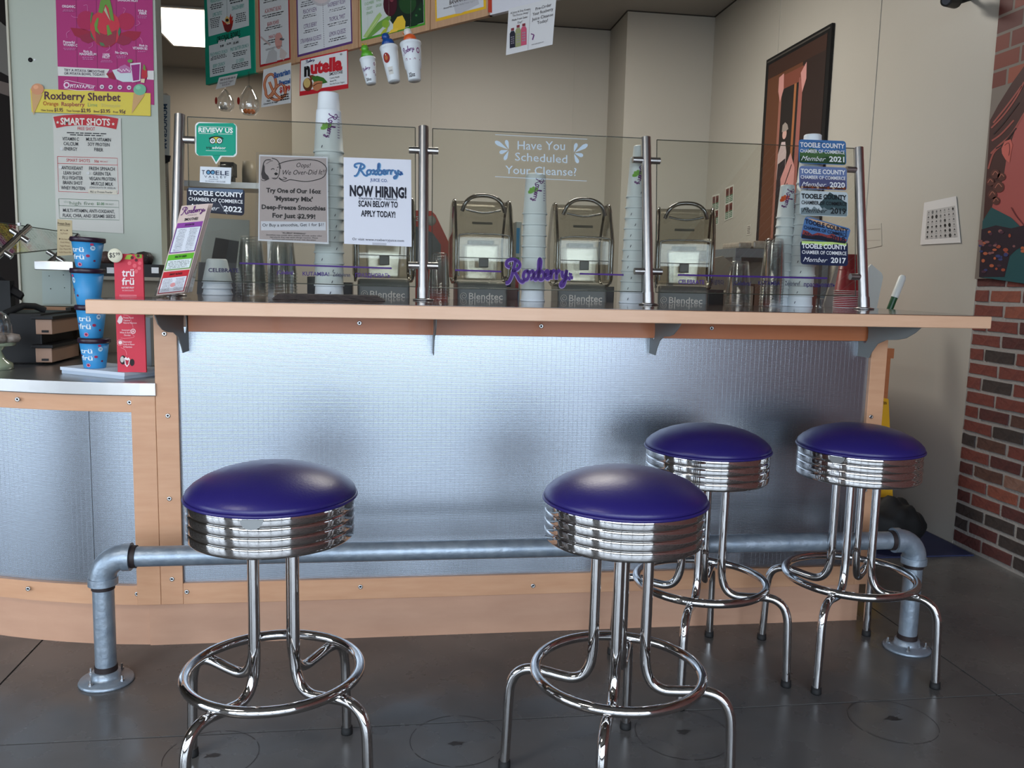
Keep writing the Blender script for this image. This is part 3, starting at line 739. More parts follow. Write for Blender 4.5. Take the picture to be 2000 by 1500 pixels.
s.done()

# Hiring notice
s = on_glass('hiring_notice', 'white NOW HIRING sheet with blue script name on the left pane', [(671, 307), (803, 312), (804, 482), (672, 476)], flat(226, 228, 238), 'notice', th=.001)
s.LG(691, 346, 789, 350, 28, (120, 176, 214), .46, lay=1, leaves=True); s.LG(690, 345.5, 788, 349.5, 28, (36, 76, 140), .30, lay=2); s.LG(690, 345.5, 788, 349.5, 28, (110, 160, 206), .08, lay=3, leaves=False)
s.T('JUICE CO.', 723, 354, 757, 355.8, 6, (36, 76, 140), bold=.01)
D_ = (30, 30, 44)
s.T('NOW HIRING!', 683, 382, 794, 386.5, 20, D_, bold=.045); s.T('Daytime Help  Needed', 701, 389, 775, 391.5, 4.6, (44, 44, 66), bold=.01)
s.T('SCAN BELOW TO', 700, 403, 777, 405.5, 11.5, D_, bold=.03); s.T('APPLY TODAY!', 705, 422, 772, 425, 11.5, D_, bold=.03)
s.T('Or visit www.roxberryjuice.com', 688, 469, 789, 472.5, 5, (36, 36, 56)); s.done()
MB().slab([gp(*p, .0065) for p in [(727, 473.5), (755, 474.5), (754, 483), (728, 482)]], GN, .0004).build('tape', M_TAPE, s.par)

# lettering applied straight to the glass
def decal(name, label, q): # an outline-less film: only its letters are solid
    s = Sign.__new__(Sign); s.q = [gp(*p, .0035) for p in q]; s.n = GN; s.W = s.H = 1; s.layer = 0; s.parts = {}
    s.o = thing(name, label, 'decal', tuple(s.q[0])); s.par = s.o; return s
PB = (196, 214, 228)
s = decal('cleanse_decal', 'pale lettering asking about a cleanse on the middle pane', [(967, 263), (1147, 272), (1147, 353), (967, 345)])
s.T('Have You', 1011, 292, 1103.5, 293, 17, PB); s.T('Scheduled', 1006, 313.5, 1108, 318.5, 16, PB); s.T('Your Cleanse?', 987, 339, 1126, 343.5, 16, PB)
s.L([(967, 263), (1147, 272)], 1, PB, sub=0); s.L([(967, 345), (1146, 353.5)], 1, PB, sub=0)
def petals(cx, cy, sg, sc=1):
    for an, l, ww in ((35, 32, 11), (75, 22, 10), (-8 if 0 else -5, 18, 9), (-45, 22, 10)):
        pass
for sg, bx, by in ((-1, 994, 293), (1, 1120.5, 299)):
    for an, l, wd_ in ((32, 30, 7), (74, 19, 6), (-16, 18, 6.5), (-66, 20, 6)):
        a = math.radians(an); dx, dy = sg * math.cos(a), -math.sin(a)
        px_, py_ = -dy, dx; pts = []
        for tt, w_ in ((.08, 0), (.45, .55), (.8, 1), (1, .7), (1.08, 0), (1, -.7), (.8, -1), (.45, -.55)):
            pts.append((bx + dx * l * tt + px_ * wd_ * w_ * .62, by + dy * l * tt + py_ * wd_ * w_ * .62))
        s.G(pts, PB, 'petal')
s.done()
PU = (74, 42, 120)
s = decal('script_name_decal', 'large purple script shop name across the middle pane', [(889, 520), (1218, 530), (1218, 550), (889, 550)])
s.LG(986, 557, 1121, 561, 52, (150, 130, 180), .52, lay=0); s.LG(986, 556, 1121, 560, 52, PU, .40, lay=1)
s.L([(889, 527.5), (979, 530.5)], 3.2, PU, sub=0); s.L([(1132, 534.5), (1218, 537)], 3.2, PU, sub=0); s.done()
s = decal('celebrate_decal', 'purple stripe over the word celebrate in several languages, left pane', [(405, 515), (765, 523), (765, 540), (405, 530)])
s.L([(468, 514), (765, 524)], 3.2, PU, sub=0)
for tx, a, b, yy, c in (('CELEBRATE', 407, 466, 532, (36, 26, 80)), ('¡Celebra!', 541, 573, 536, PU), ('KUTAMBA!', 591, 643, 539, (60, 36, 110)), ('Zelebrieren', 650, 684, 540.5, (60, 60, 80)), ('ПРАЗДНОВАТЬ', 694, 762, 542, PU)):
    s.T(tx, a, yy - 1, b, yy, 7.5, c, bold=.02)
s.done()
s = decal('celebrate_decal', 'purple stripe over the word celebrate in several languages, right pane', [(1324, 537), (1616, 543), (1632, 560), (1324, 550)])
s.L([(1324, 537), (1616, 543.5)], 3.4, (66, 34, 116), sub=0)
for tx, a, b, yy, c in (('CELEBRATE', 1325, 1376, 555, PU), ('기념하다', 1388, 1414, 556, (40, 34, 60)), ('¡Celebra!', 1432, 1467, 557.5, (44, 34, 80)), ('KUTAMBA', 1481, 1524, 557.5, (44, 34, 80)), ('Zelebrieren', 1533, 1562, 558, (70, 70, 84)), ('праздновать', 1570, 1631, 560.5, (52, 36, 96))):
    s.T(tx, a, yy - 1, b, yy, 8, c, bold=.02)
s.done()

# ================================================================== CUPS ON THE BAR
ORD = 'first second third fourth fifth sixth seventh eighth ninth tenth eleventh twelfth thirteenth fourteenth fifteenth sixteenth seventeenth eighteenth nineteenth twentieth'.split()
def cup_mesh(kind, rim, base, h, n=32):
    mb = MB()
    if kind == 'foam':
        mb.lathe([(rim - .003, 0), (rim, 0), (rim + .0008, .003), (rim, .0065), (rim - .0022, .008), (base + (rim - base) * .08, h * .93), (base, h - .003), (base - .004, h), (base - .008, h - .002), (.0001, h - .002)], n=n)
    elif kind == 'clear':
        mb.lathe([(rim, 0), (rim + .0012, .0015), (rim, .003), (rim - .0015, .004), (base + .002, h * .92), (base, h - .002), (base - .006, h), (.0001, h - .003)], n=n)
    else:
        mb.lathe([(rim, 0), (rim + .0015, .0015), (rim, .003), (rim - .0015, .0042), (base, h), (base - .002, h + .001), (.0001, h - .004)], n=n)
    return mb
def wrap(V, Fc, rad, z0, ang, dz_sign=-1):
    """flat artwork (x along the height, y around) laid on a cone surface"""
    out = []
    for x, y in V:
        z = z0 + x * dz_sign; r = rad(z) + .0006; a = ang + y / r; out.append((r * math.cos(a), r * math.sin(a), z))
    return MB().add(out, Fc)
def stack(name, noun, place, cat, kind, px, base_px, y, dims, n, pitch, m, group, marks=False, lean=(0, 0), top_print=None, z0=None, top=None):
    """n nested upside-down cups; dims = rim radius, base radius, height"""
    rim, base, h = dims; x = at(px, base_px, 'y', y).x; z = H + .0004 if z0 is None else z0
    mb = cup_mesh(kind, rim, base, h)
    proto = mb.build(name, m, None)
    me = proto.data; objs = []
    tick = None
    for k in range(n):
        o = proto if k == 0 else proto.copy()
        if k: COL.objects.link(o)
        o.location = (x + lean[0] * k, y + lean[1] * k, z + k * pitch); o.rotation_euler = (0, 0, 0)
        rank = n - 1 - k
        word = 'topmost' if rank == 0 and n > 1 else ('lowest' if k == 0 and n > 1 else ORD[rank])
        lb = ('%s in %s' % (noun, place)) if n == 1 else '%s %s %s %s' % (word, noun, 'from the top of' if word in ORD else 'of', place)
        tag(o, lb, cat, group); objs.append(o)
        if marks:
            ang = math.atan2(CAM.y - y, CAM.x - x) + random.uniform(-.6, .6); r = rim - .0012
            def q(a, zz): return ((r + .0006) * math.cos(a), (r + .0006) * math.sin(a), zz)
            me2 = bpy.data.meshes.new('print_mark'); da = .06
            me2.from_pydata([q(ang, .012), q(ang + da, .021), q(ang + da * 1.8, .021), q(ang + da * .9, .0125)], [], [(0, 1, 2, 3)]); me2.materials.append(flat(40, 36, 60))
            pm = bpy.data.objects.new('print_mark', me2); COL.objects.link(pm); pm.parent = o
    if top_print is not None:
        for o, leafcol in ((objs[-1], top_print),):
            ang = math.atan2(CAM.y - y, CAM.x - x)
            rad = lambda zz: rim - (rim - base) * zz / h - .0002
            V, Fc = script_name(.3, False)
            hz = h * .62
            V2 = [(a * hz, .036 * (b - .3) - .022 * a + .010) for a, b in V]
            wrap(V2, Fc, rad, h * .88, ang).build('script_print', flat(96, 34, 110), o, local=True)
            mb2 = MB()
            for an in (150, 185, 220, 255):
                a = math.radians(an); pts = [(h * .5 - (tt * .024 * math.cos(a) - w_ * .006 * math.sin(a)), -.006 + (tt * .024 * math.sin(a) + w_ * .006 * math.cos(a))) for tt, w_ in ((.1, 0), (.5, .8), (.9, 1), (1.05, 0), (.9, -1), (.5, -.8))]
                out = []
                for zz, yy in pts:
                    r = rad(zz) + .0007; aa = ang + yy / r; out.append((r * math.cos(aa), r * math.sin(aa), zz))
                mb2.add(out, [tuple(range(6))])
            mb2.build('leaf_print', flat(*leafcol), o, local=True)
            V3 = []; F3 = []
            for k in range(9):
                zz = h * (.82 - .06 * k); b0 = .033
                V3 += [(h * .0 + zz, b0), (zz, b0 + .010), (zz - .002, b0 + .010), (zz - .002, b0)]; F3.append((4 * k, 4 * k + 1, 4 * k + 2, 4 * k + 3))
            out = []
            for zz, yy in V3:
                r = rad(zz) + .0007; aa = ang + yy / r; out.append((r * math.cos(aa), r * math.sin(aa), zz))
            MB().add(out, F3).build('fine_print', flat(120, 90, 150), o, local=True)
    return objs
YB = .405
GREEN = (120, 176, 70)
stack('foam_cup', 'plain white foam cup', 'the short stack by the leaflets', 'cup', 'foam', 425, 577, YB - .02, (.0525, .034, .085), 3, .022, M_WHITE, 'short white foam cup stack')
stack('clear_cup', 'clear plastic cup', 'the clear stack left of mystery notice', 'cup', 'clear', 491, 579, YB - .01, (.055, .037, .128), 9, .0105, M_CUP, 'left clear cup stack')
stack('clear_cup', 'clear plastic cup', 'the clear stack under mystery notice', 'cup', 'clear', 552, 580, YB - .01, (.053, .038, .13), 8, .0115, M_CUP, 'second clear cup stack')
D = stack('foam_cup', 'large white foam cup', 'the tallest stack between notices', 'cup', 'foam', 643, 574, YB + .005, (.0545, .0435, .152), 14, .0398, M_WHITE, 'tallest white cup stack', True, (.0, 0), GREEN)
tp = D[-1].location
o = cup_mesh('foam', .044, .036, .085).build('foam_cup', M_WHITE); o.location = (tp.x, tp.y, tp.z + .126); tag(o, 'smaller plain white foam cup capping the tallest white stack', 'cup', 'tallest white cup stack')
stack('clear_cup', 'clear plastic cup', 'the clear stack at second post', 'cup', 'clear', 857, 586, YB - .01, (.041, .029, .12), 6, .0105, M_CUP, 'clear cup stack beside second post')
stack('foam_cup', 'white foam cup', 'the stack behind the purple name', 'cup', 'foam', 1040, 590, YB - .005, (.0465, .037, .15), 9, .0405, M_WHITE, 'middle white cup stack', False, (0, 0), GREEN)
FX = stack('foam_cup', 'large white foam cup', 'the stack beside the third post', 'cup', 'foam', 1233, 595, YB, (.0485, .038, .152), 11, .0400, M_WHITE, 'white cup stack at the third post', True, (.0012, 0), GREEN)
tp = FX[-1].location
o = cup_mesh('foam', .033, .027, .06).build('foam_cup', M_WHITE); o.location = (tp.x, tp.y, tp.z + .135); tag(o, 'small plain white foam cup capping the stack at the third post', 'cup', 'white cup stack at the third post')
stack('clear_cup', 'clear plastic cup', 'the low clear stack by rightmost blender', 'cup', 'clear', 1440, 599, YB - .01, (.050, .034, .12), 6, .0105, M_CUP, 'low clear cup stack')
stack('clear_cup', 'clear plastic cup', 'the tall clear stack at right', 'cup', 'clear', 1505, 600, YB - .03, (.046, .033, .15), 11, .0113, M_CUP, 'tall clear cup stack')
stack('foam_cup', 'white foam cup', 'the orange-leaf stack at right', 'cup', 'foam', 1521, 600, YB + .03, (.036, .027, .13), 11, .0345, M_WHITE, 'narrow white cup stack', False, (.0005, 0), (226, 96, 50))
GX = stack('foam_cup', 'large white foam cup', 'the stack behind membership stickers', 'cup', 'foam', 1561, 600, YB, (.0505, .040, .152), 13, .0398, M_WHITE, 'tall white stack behind the stickers', True, (.0008, 0))
tp = GX[-1].location
o = cup_mesh('foam', .039, .033, .075).build('foam_cup', M_WHITE); o.location = (tp.x, tp.y, tp.z + .115); tag(o, 'smaller white foam cup capping the stack behind the stickers', 'cup', 'tall white stack behind the stickers')
stack('sample_cup', 'tiny clear sample cup', 'the gap before the red cups', 'cup', 'clear', 1601, 600, YB, (.018, .014, .034), 1, .01, M_CUP, 'clear sample cup')
RX = stack('red_cup', 'glossy red paper cup', 'the red stack at right post', 'cup', 'paper', 1651, 602, YB - .01, (.0475, .032, .13), 10, .0072, M_RED, 'red paper cup stack')
for o in RX:
    o2 = MB().tube([(.048 * math.cos(a), .048 * math.sin(a), .0016) for a in [2 * PI * k / 32 for k in range(32)]], .0015, 6, closed=True).build('white_rim', flat(226, 214, 212), o, local=True)
    o2.location = (0, 0, 0)
tp = RX[-1].location
o = cup_mesh('paper', .0375, .031, .06).build('red_cup', M_RED); o.location = (tp.x, tp.y, tp.z + .085); tag(o, 'narrower red paper cup capping the red stack', 'cup', 'red paper cup stack')

# rolled brown place mat lying on the bar
A = at(565, 580, 'z', H); B_ = at(765, 588, 'z', H)
t = thing('place_mats', 'flat pile of dark brown woven place mats on the bar before the hiring sheet', 'place mats', (.62, .12, H))
for k in range(5):
    mb = MB(); x0, x1 = .40 + .004 * k, .76 - .006 * k; z = H + .001 + k * .0034
    pts = []
    for i in range(25):
        xx = x0 + (x1 - x0) * i / 24; pts.append((xx, .015 + .002 * (k % 2), z + .0014 * math.sin(i * 1.3 + k)))
    for yy0, yy1 in ((.02, .16),):
        V = []; n = 24
        for i in range(n + 1):
            xx = x0 + (x1 - x0) * i / n; dz = .0005 * math.sin(i * 1.7 + k)
            V += [(xx, yy0, z + dz), (xx, yy1, z + dz), (xx, yy1, z + .0026 + dz), (xx, yy0, z + .0026 + dz)]
        Fc = [(0, 1, 2, 3), (4 * n, 4 * n + 3, 4 * n + 2, 4 * n + 1)]
        for i in range(n):
            for q in range(4): Fc.append((4 * i + q, 4 * i + 4 + q, 4 * i + 4 + (q + 1) % 4, 4 * i + (q + 1) % 4))
        mb.add(V, Fc)
    mb.build('mat', mat('dark_brown_weave', (70, 56, 50), .7, noise=(60, .6, (48, 38, 34))), t)

# brochure rack on the left end of the bar
t = thing('brochure_rack', 'clear stand holding tall smoothie menu leaflets at the bar left end', 'brochure rack', (.1, .02, H))
def leaflet(dx, dy, label=None):
    q = [at(355 + dx, 402, 'y', .075 + dy), at(408 + dx, 397.5, 'y', .085 + dy), at(360 + dx, 581, 'y', -.005 + dy), at(305 + dx, 577.5, 'y', -.02 + dy)]
    q[2] = q[1] + (q[3] - q[0])      # keep it a flat parallelogram
    return Sign('leaflet', label, 'x', q, flat(222, 200, 190), .0012, parent=t)
s2 = leaflet(8, .035); s1 = leaflet(4, .018); s = leaflet(0, 0)
def I(u, v):
    return (s.q[0] * (1 - u) * (1 - v) + s.q[1] * u * (1 - v) + s.q[2] * u * v + s.q[3] * (1 - u) * v)
s.rect(.05, .305, .95, .0 + .35 * 0 + .255, (150, 76, 160)); 
s.poly([(.03, .2), (.97, .2), (.97, .255), (.03, .255)], (146, 70, 160)); s.poly([(.03, .255), (.97, .255), (.97, .54), (.03, .54)], (110, 60, 140)); s.poly([(.07, .26), (.93, .26), (.93, .53), (.07, .53)], (228, 232, 240), lay=1)
s.poly([(.03, .555), (.97, .555), (.97, .615), (.03, .615)], (100, 186, 40)); s.poly([(.03, .615), (.97, .615), (.97, .73), (.03, .73)], (100, 160, 70)); s.poly([(.07, .62), (.93, .62), (.93, .72), (.07, .72)], (228, 236, 236), lay=1)
s.poly([(.03, .745), (.97, .745), (.97, .81), (.03, .81)], (200, 36, 48)); s.poly([(.03, .81), (.97, .81), (.97, .985), (.03, .985)], (160, 40, 56)); s.poly([(.07, .815), (.93, .815), (.93, .975), (.07, .975)], (226, 228, 236), lay=1)
s.logo(.05, .02, .95, .115, (110, 50, 120), .34); s.text('JUICE CO.', .5, .125, .012, (80, 50, 90), w=.35)
s.text('SMOOTHIES', .5, .18, .03, (40, 30, 36), w=.5, bold=.03); s.text('FAVORITES', .5, .238, .02, (50, 20, 60), w=.34, bold=.03)
s.text('HEALTHY GREEN', .5, .597, .022, (20, 50, 14), w=.42, bold=.04); s.text('SMART BLENDS', .5, .79, .022, (70, 6, 14), w=.46, bold=.03)
s.scribble(.14, .27, .45, .525, 16, (70, 70, 100), seed=1); s.scribble(.55, .27, .86, .525, 16, (70, 70, 100), seed=2)
s.scribble(.1, .63, .9, .715, 5, (80, 90, 90), seed=3); s.scribble(.1, .825, .45, .965, 9, (90, 60, 80), seed=4); s.scribble(.55, .825, .9, .965, 9, (90, 60, 80), seed=5)
s.ell(.5, .9, .09, (220, 150, 150), lay=2)
s.done(); s1.done(); s2.done()
c0 = s.q[3]; c1 = s.q[2]; up_ = (s.q[0] - s.q[3]).normalized(); rt_ = (c1 - c0).normalized(); bk = Vector((-s.n.x, -s.n.y, 0)).normalized()
mb = MB(); h_ = .1
mb.slab([c0 - rt_ * .006 + s.n * .004, c1 + rt_ * .006 + s.n * .004, c1 + rt_ * .006 + s.n * .004 + up_ * .02, c0 - rt_ * .006 + s.n * .004 + up_ * .02], s.n, .002)
mb.slab([c0 - rt_ * .004 - s.n * .05, c1 + rt_ * .012 - s.n * .05, c1 + rt_ * .012 - s.n * .05 + up_ * .12, c0 - rt_ * .004 - s.n * .05 + up_ * .12], s.n, .002)
for q in (c0 - rt_ * .005, c1 + rt_ * .012):
    mb.slab([q, q + bk * .09, q + bk * .05 + up_ * .11, q + up_ * .05], rt_, .002)
mb.build('clear_stand', M_TAPE, t)
# ================================================================== BLENDERS behind the bar
WZ = .93
M_EDGE = clear('thick_plastic_edge', (150, 146, 136), .16, .12, .7)
M_BASE = mat('blender_grey_body', (120, 122, 122), .3, .3)
def make_blender():
    t = thing('blender', '', 'blender', (0, 0, 0))
    W2 = .122
    MB().prism([(-.13, 0), (-.13, .20), (-.115, .262), (-.09, .28), (.12, .28), (.12, 0)], 'x', -.1, .1).build('motor_base', M_BASE, t, bevel=.012, seg=3)
    prof = [(-.135, .285), (-.148, .36), (-.146, .45), (-.132, .476), (-.075, .575), (-.045, .6), (.02, .603), (.06, .585), (.15, .455), (.155, .42), (.105, .285)]
    MB().prism(prof, 'x', -W2, W2).build('sound_enclosure', M_SMOKE, t, bevel=.02, seg=3)
    for sx in (-1, 1):
        MB().tube([(sx * (W2 - .012), a, b) for a, b in smooth_path([Vector(p) for p in prof], 3, True)], .0055, 8, closed=True).build('enclosure_edge', M_EDGE, t)
    MB().tube(smooth_path([(-.085, -.1, .555), (-.07, -.108, .59), (-.04, -.098, .612), (0, -.094, .618), (.04, -.098, .612), (.07, -.108, .59), (.085, -.1, .555)], 4), .008, 10).build('handle', M_EDGE, t)
    MB().tube(smooth_path([(-.07, -.09, .562), (0, -.096, .55), (.07, -.09, .562)], 4), .004, 8).build('handle_lip', M_EDGE, t)
    MB().tube(smooth_path([(-.098, -.149, .30), (-.1, -.15, .44), (-.085, -.147, .462), (0, -.146, .466), (.085, -.147, .462), (.1, -.15, .44), (.098, -.149, .30)], 4), .0035, 8).build('door_seal', M_EDGE, t)
    MB().box(-.1, .1, -.151, -.148, .371, .374).build('door_line', mat('dark_line', (40, 38, 36), .4), t)
    MB().box(-.02, .018, -.156, -.149, .335, .371).build('latch', mat('latch_dark_grey', (58, 58, 56), .4), t, bevel=.003)
    MB().prism([(-.062, .285), (.062, .285), (.07, .43), (-.07, .43)], 'y', -.07, .06).build('jar', M_CUP, t, bevel=.008)
    MB().prism([(-.05, .43), (.05, .43), (.05, .445), (-.05, .445)], 'y', -.05, .04).build('jar_lid', mat('jar_lid_grey', (90, 90, 88), .5), t)
    V, Fc, W = glyphs('Blendtec', .012)
    MB().add([(-.055 + x * .135 / W, -.1312, .135 + .075 + y * .036) for x, y in V], Fc).build('lettering', flat(206, 200, 190), t)
    mb = MB().tube([(-.075 + r * math.cos(a), -.1312, .222 + r * math.sin(a)) for r, a in [(.003 + .0125 * k / 26, k * .42) for k in range(27)]], .0014, 6)
    mb.build('swirl_emblem', flat(206, 200, 190), t)
    b = MB().slab([(-.045, -.1135, .505), (.035, -.1135, .505), (.035, -.1085, .514), (-.045, -.1085, .514)], (0, -.87, .5), .002); b.build('badge', mat('badge_grey', (110, 108, 104), .4), t)
    return t
b0 = make_blender(); bl = [b0] + [copy_tree(b0) for _ in range(3)]
for o, px, yw, lb in zip(bl, (748, 940, 1136, 1342), (3, 0, -4, -17), ('clear-hooded blender directly behind the hiring notice', 'clear-hooded blender between the second post and the middle cups', 'clear-hooded blender right of the middle white cup stack', 'rightmost clear-hooded blender, turned to show its side, right of the third post')):
    x = at(px, 480, 'y', .66).x; o.location = (x, .70, WZ); o.rotation_euler = (0, 0, math.radians(yw)); o['label'] = lb; o['group'] = 'clear-hooded blenders'

# ---- worktop behind the bar
t = thing('work_counter', 'wooden work counter standing behind the raised bar', 'counter', (1.3, .8, 0))
MB().box(.06, 2.66, .475, 1.1, 0, .905).build('cabinet', M_WOOD, t)
MB().box(.05, 2.68, .472, 1.12, .905, WZ).build('worktop', M_STEEL, t)
yq = 1.13; ec = at(1747, 681, 'y', yq); ed = at(1741, 700, 'y', yq); SCZ = ec.z
t = thing('side_cabinet', 'maple cabinet corner seen past the right end of the bar', 'cabinet', (3.1, yq, 0))
MB().box(2.85, ec.x, yq, 1.8, ed.z, SCZ).build('cabinet_top', M_APRON, t)
MB().box(2.86, ed.x, yq + .006, 1.79, 0, ed.z).build('body', M_APRON, t)

def boxthing(name, label, cat, q4, y, depth, m, z0=None, bevel=.003, group=None):
    """upright box whose front face fills px q4=(x0,y0,x1,y1) at depth y, standing on z0"""
    a = at(q4[0], q4[3], 'y', y); b = at(q4[2], q4[1], 'y', y)
    z = a.z if z0 is None else z0
    t = tag(MB().box(a.x, b.x, y, y + depth, z, b.z).build(name, m, None, bevel=bevel), label, cat, group)
    return t, a.x, b.x, z, b.z
# orange display card with a hole and grey insert
y = .86
pts = [at(*p, 'y', y) for p in ((812, 411), (843, 412), (851, 420), (876, 472), (875, 562), (812, 562))]
t = thing('display_card', 'tall orange display card with a round hole behind the second post', 'display card', (pts[0].x, y, WZ))
low = [Vector((pts[4].x, y, WZ)), Vector((pts[5].x, y, WZ))]
P_ = [pts[0], pts[1], pts[2], pts[3], low[0], low[1]]
MB().slab(P_, (0, -1, 0), .006).build('card', mat('orange_card', (196, 66, 40), .5), t)
MB().slab([at(*p, 'y', y - .006) for p in ((812, 442), (832, 448), (846, 456), (861, 478), (861, 522), (812, 524))], (0, -1, 0), .004).build('grey_insert', mat('grey_insert', (96, 94, 92), .5), t)
c = at(842, 431, 'y', y - .003)
MB().lathe([(.0001, 0), (.021, 0), (.021, .003), (.0001, .003)], c, 24, axis=(0, 1, 0)).build('round_hole', mat('pale_disc', (182, 174, 160), .6), t)
V, Fc, W = glyphs('3', .03); c = at(811.5, 431, 'y', y - .002)
MB().add([(c.x + x * .022 / W, c.y - .0005, c.z + yy * .026) for x, yy in V], Fc).build('lettering', flat(220, 210, 200), t)
# printed carton
t, x0, x1, z0, z1 = boxthing('carton', 'narrow printed carton standing left of the middle white cups', 'carton', (1005, 433, 1019, 575), .82, .2, mat('carton_white', (190, 196, 190), .5), WZ)
for (a, b, c_) in ((.2, .45, (60, 130, 190)), (.45, .6, (180, 60, 60)), (.62, .72, (90, 150, 70)), (.75, .95, (70, 150, 200))):
    MB().box(x0 + .002, x0 + .016, .8185, .8195, z0 + (z1 - z0) * a, z0 + (z1 - z0) * b).build('print', flat(*c_), t)
# dark containers and tools seen low between the blenders
for lb, q, y, c_ in (('black lidded tub between the left and second clear cups', (600, 541, 640, 580), .8, (30, 30, 32)), ('dark brown box right of the second blender base', (985, 562, 1012, 592), .78, (92, 50, 38)),
                     ('black scale behind the bar, right of the rightmost blender', (1382, 566, 1414, 600), .8, (26, 26, 28)), ('dark tray stack left of the leftmost blender', (655, 552, 688, 584), .9, (46, 42, 42)),
                     ('blue-lidded dark jar beside the purple script name', (987, 540, 1003, 562), .95, (40, 60, 110)), ('dark canister just left of the third post cups', (1180, 560, 1200, 594), .85, (46, 38, 36))):
    boxthing('container', lb, 'container', q, y, .12, mat('dark_%d_%d_%d' % c_, c_, .4), WZ)
# grey screen board with black card behind the clear cups
y = .95
t = thing('screen_board', 'grey framed board with a tilted black card behind the leaflets and clear cups', 'board', (.2, y, WZ))
MB().slab([at(395, 425, 'y', y), at(487, 430, 'y', y), Vector((at(485, 560, 'y', y).x, y, WZ)), Vector((at(385, 560, 'y', y).x, y, WZ))], (0, -1, 0), .012).build('board', mat('grey_green_board', (112, 112, 102), .4), t)
MB().slab([at(421, 464, 'y', y - .02), at(470, 472, 'y', y - .02), at(468, 515, 'y', y - .02), at(412, 512, 'y', y - .02)], (0, -1, 0), .018).build('black_card', M_BLACK, t)
MB().slab([at(388, 512, 'y', y - .03), at(470, 514, 'y', y - .03), at(470, 580, 'y', y - .03), at(384, 580, 'y', y - .03)], (0, -1, 0), .02).build('dark_base', mat('dark_panel', (38, 34, 36), .5), t)
# steel shelf with a grinder at the far left back
t = thing('wall_shelf', 'thin steel shelf far behind the left glass pane', 'shelf', (-.4, 3.4, 0))
a = at(362, 352, 'y', 3.6); b = at(500, 368, 'y', 3.6)
MB().box(a.x - .25, b.x + .12, 3.5, 3.85, a.z - .05, a.z - .01).build('board', M_STEEL, t)
for xx in (a.x - .2, b.x + .06): MB().box(xx, xx + .04, 3.7, 3.74, 0, a.z - .05).build('leg', M_STEEL, t)
zs_ = a.z - .01
t = thing('grinder', 'black-topped grinder with clear hopper behind the tilted stickers', 'grinder', (.0, 3.6, zs_))
a = at(432, 330, 'y', 3.6); b = at(458, 318, 'y', 3.6)
MB().box(a.x, b.x, 3.56, 3.7, zs_ + .05, b.z).build('body', M_BLACK, t, bevel=.004)
MB().box(a.x + .01, b.x - .01, 3.6, 3.69, zs_, zs_ + .05).build('foot', M_BLACK, t)
MB().lathe([(.0001, 0), (.05, .0), (.058, .05), (.05, .11), (.0001, .12)], ((a.x + b.x) / 2, 3.5 + .006, zs_ + .0), 20).build('clear_hopper', M_CUP, t)
t = thing('steel_pitcher', 'pale cylindrical canister on the far shelf left of the mystery notice', 'canister', (.3, 3.6, zs_))
a = at(487, 350, 'y', 3.62)
MB().lathe([(.0001, 0), (.05, 0), (.05, .1), (.044, .16), (.0001, .165)], (a.x, 3.62, zs_), 22).build('body', mat('beige_plastic', (150, 140, 122), .4), t)

# ---- steel shelf unit with wrapped goods along the right wall
t = thing('shelf_unit', 'grey steel shelf unit against the right wall behind the clear cups', 'shelf unit', (3.1, 2.5, 0))
xa = 2.86
M_DUSTY = mat('grey_painted_steel', (104, 112, 118), .4, .3)
for z, m_ in ((1.415, M_DUSTY), (1.0, M_DUSTY), (.45, M_DUSTY)): MB().box(xa, 3.475, 2.2, 3.5, z - .03, z + .025).build('shelf', m_, t, bevel=.002)
for xx, yy in ((xa, 2.2), (xa, 3.46), (3.43, 2.2), (3.43, 3.46)): MB().box(xx, xx + .04, yy, yy + .04, 0, 1.385).build('leg', M_DUSTY, t)
random.seed(21)
for k in range(6):
    x0 = xa + .03 + .095 * k; hh = .035 + .02 * random.random()
    o = MB().box(x0, x0 + .085, 2.23, 2.5, 1.4405, 1.4405 + hh).build('wrapped_packet', mat('clear_wrapped_packet', (168, 162, 150), .3, noise=(30, .7, (120, 110, 100))), bevel=.012)
    tag(o, '%s plastic wrapped packet from the counter end, on the right steel shelf' % ORD[k], 'packet', 'wrapped packets on the right shelf')
for k in range(9):
    x0 = xa + .03 + .063 * k; hh = .16 + .05 * random.random(); c_ = random.choice(((96, 70, 54), (128, 118, 106), (74, 60, 52), (110, 56, 48)))
    o = MB().box(x0, x0 + .055, 2.24, 2.4, 1.0255, 1.0255 + hh).build('spice_carton', mat('carton_%d_%d_%d' % c_, c_, .6), bevel=.004)
    tag(o, '%s small carton from the counter end, under the right steel shelf' % ORD[k], 'carton', 'small cartons under the right shelf')
t = thing('paper_tray', 'open beige box leaning under the shelf right of the rightmost blender', 'box', (2.62, 1.0, WZ))
MB().slab([at(1392, 505, 'y', 1.0), at(1412, 500, 'y', 1.0), at(1444, 525, 'y', 1.0), at(1440, 562, 'y', 1.0), at(1378, 575, 'y', 1.0)], (0, -1, 0), .02).build('board', mat('beige_board', (168, 160, 144), .6), t)
MB().box(at(1378, 575, 'y', 1.0).x, at(1440, 575, 'y', 1.0).x, 1.0, 1.09, WZ, at(1400, 570, 'y', 1.0).z).build('foot', mat('beige_board', (168, 160, 144), .6), t)

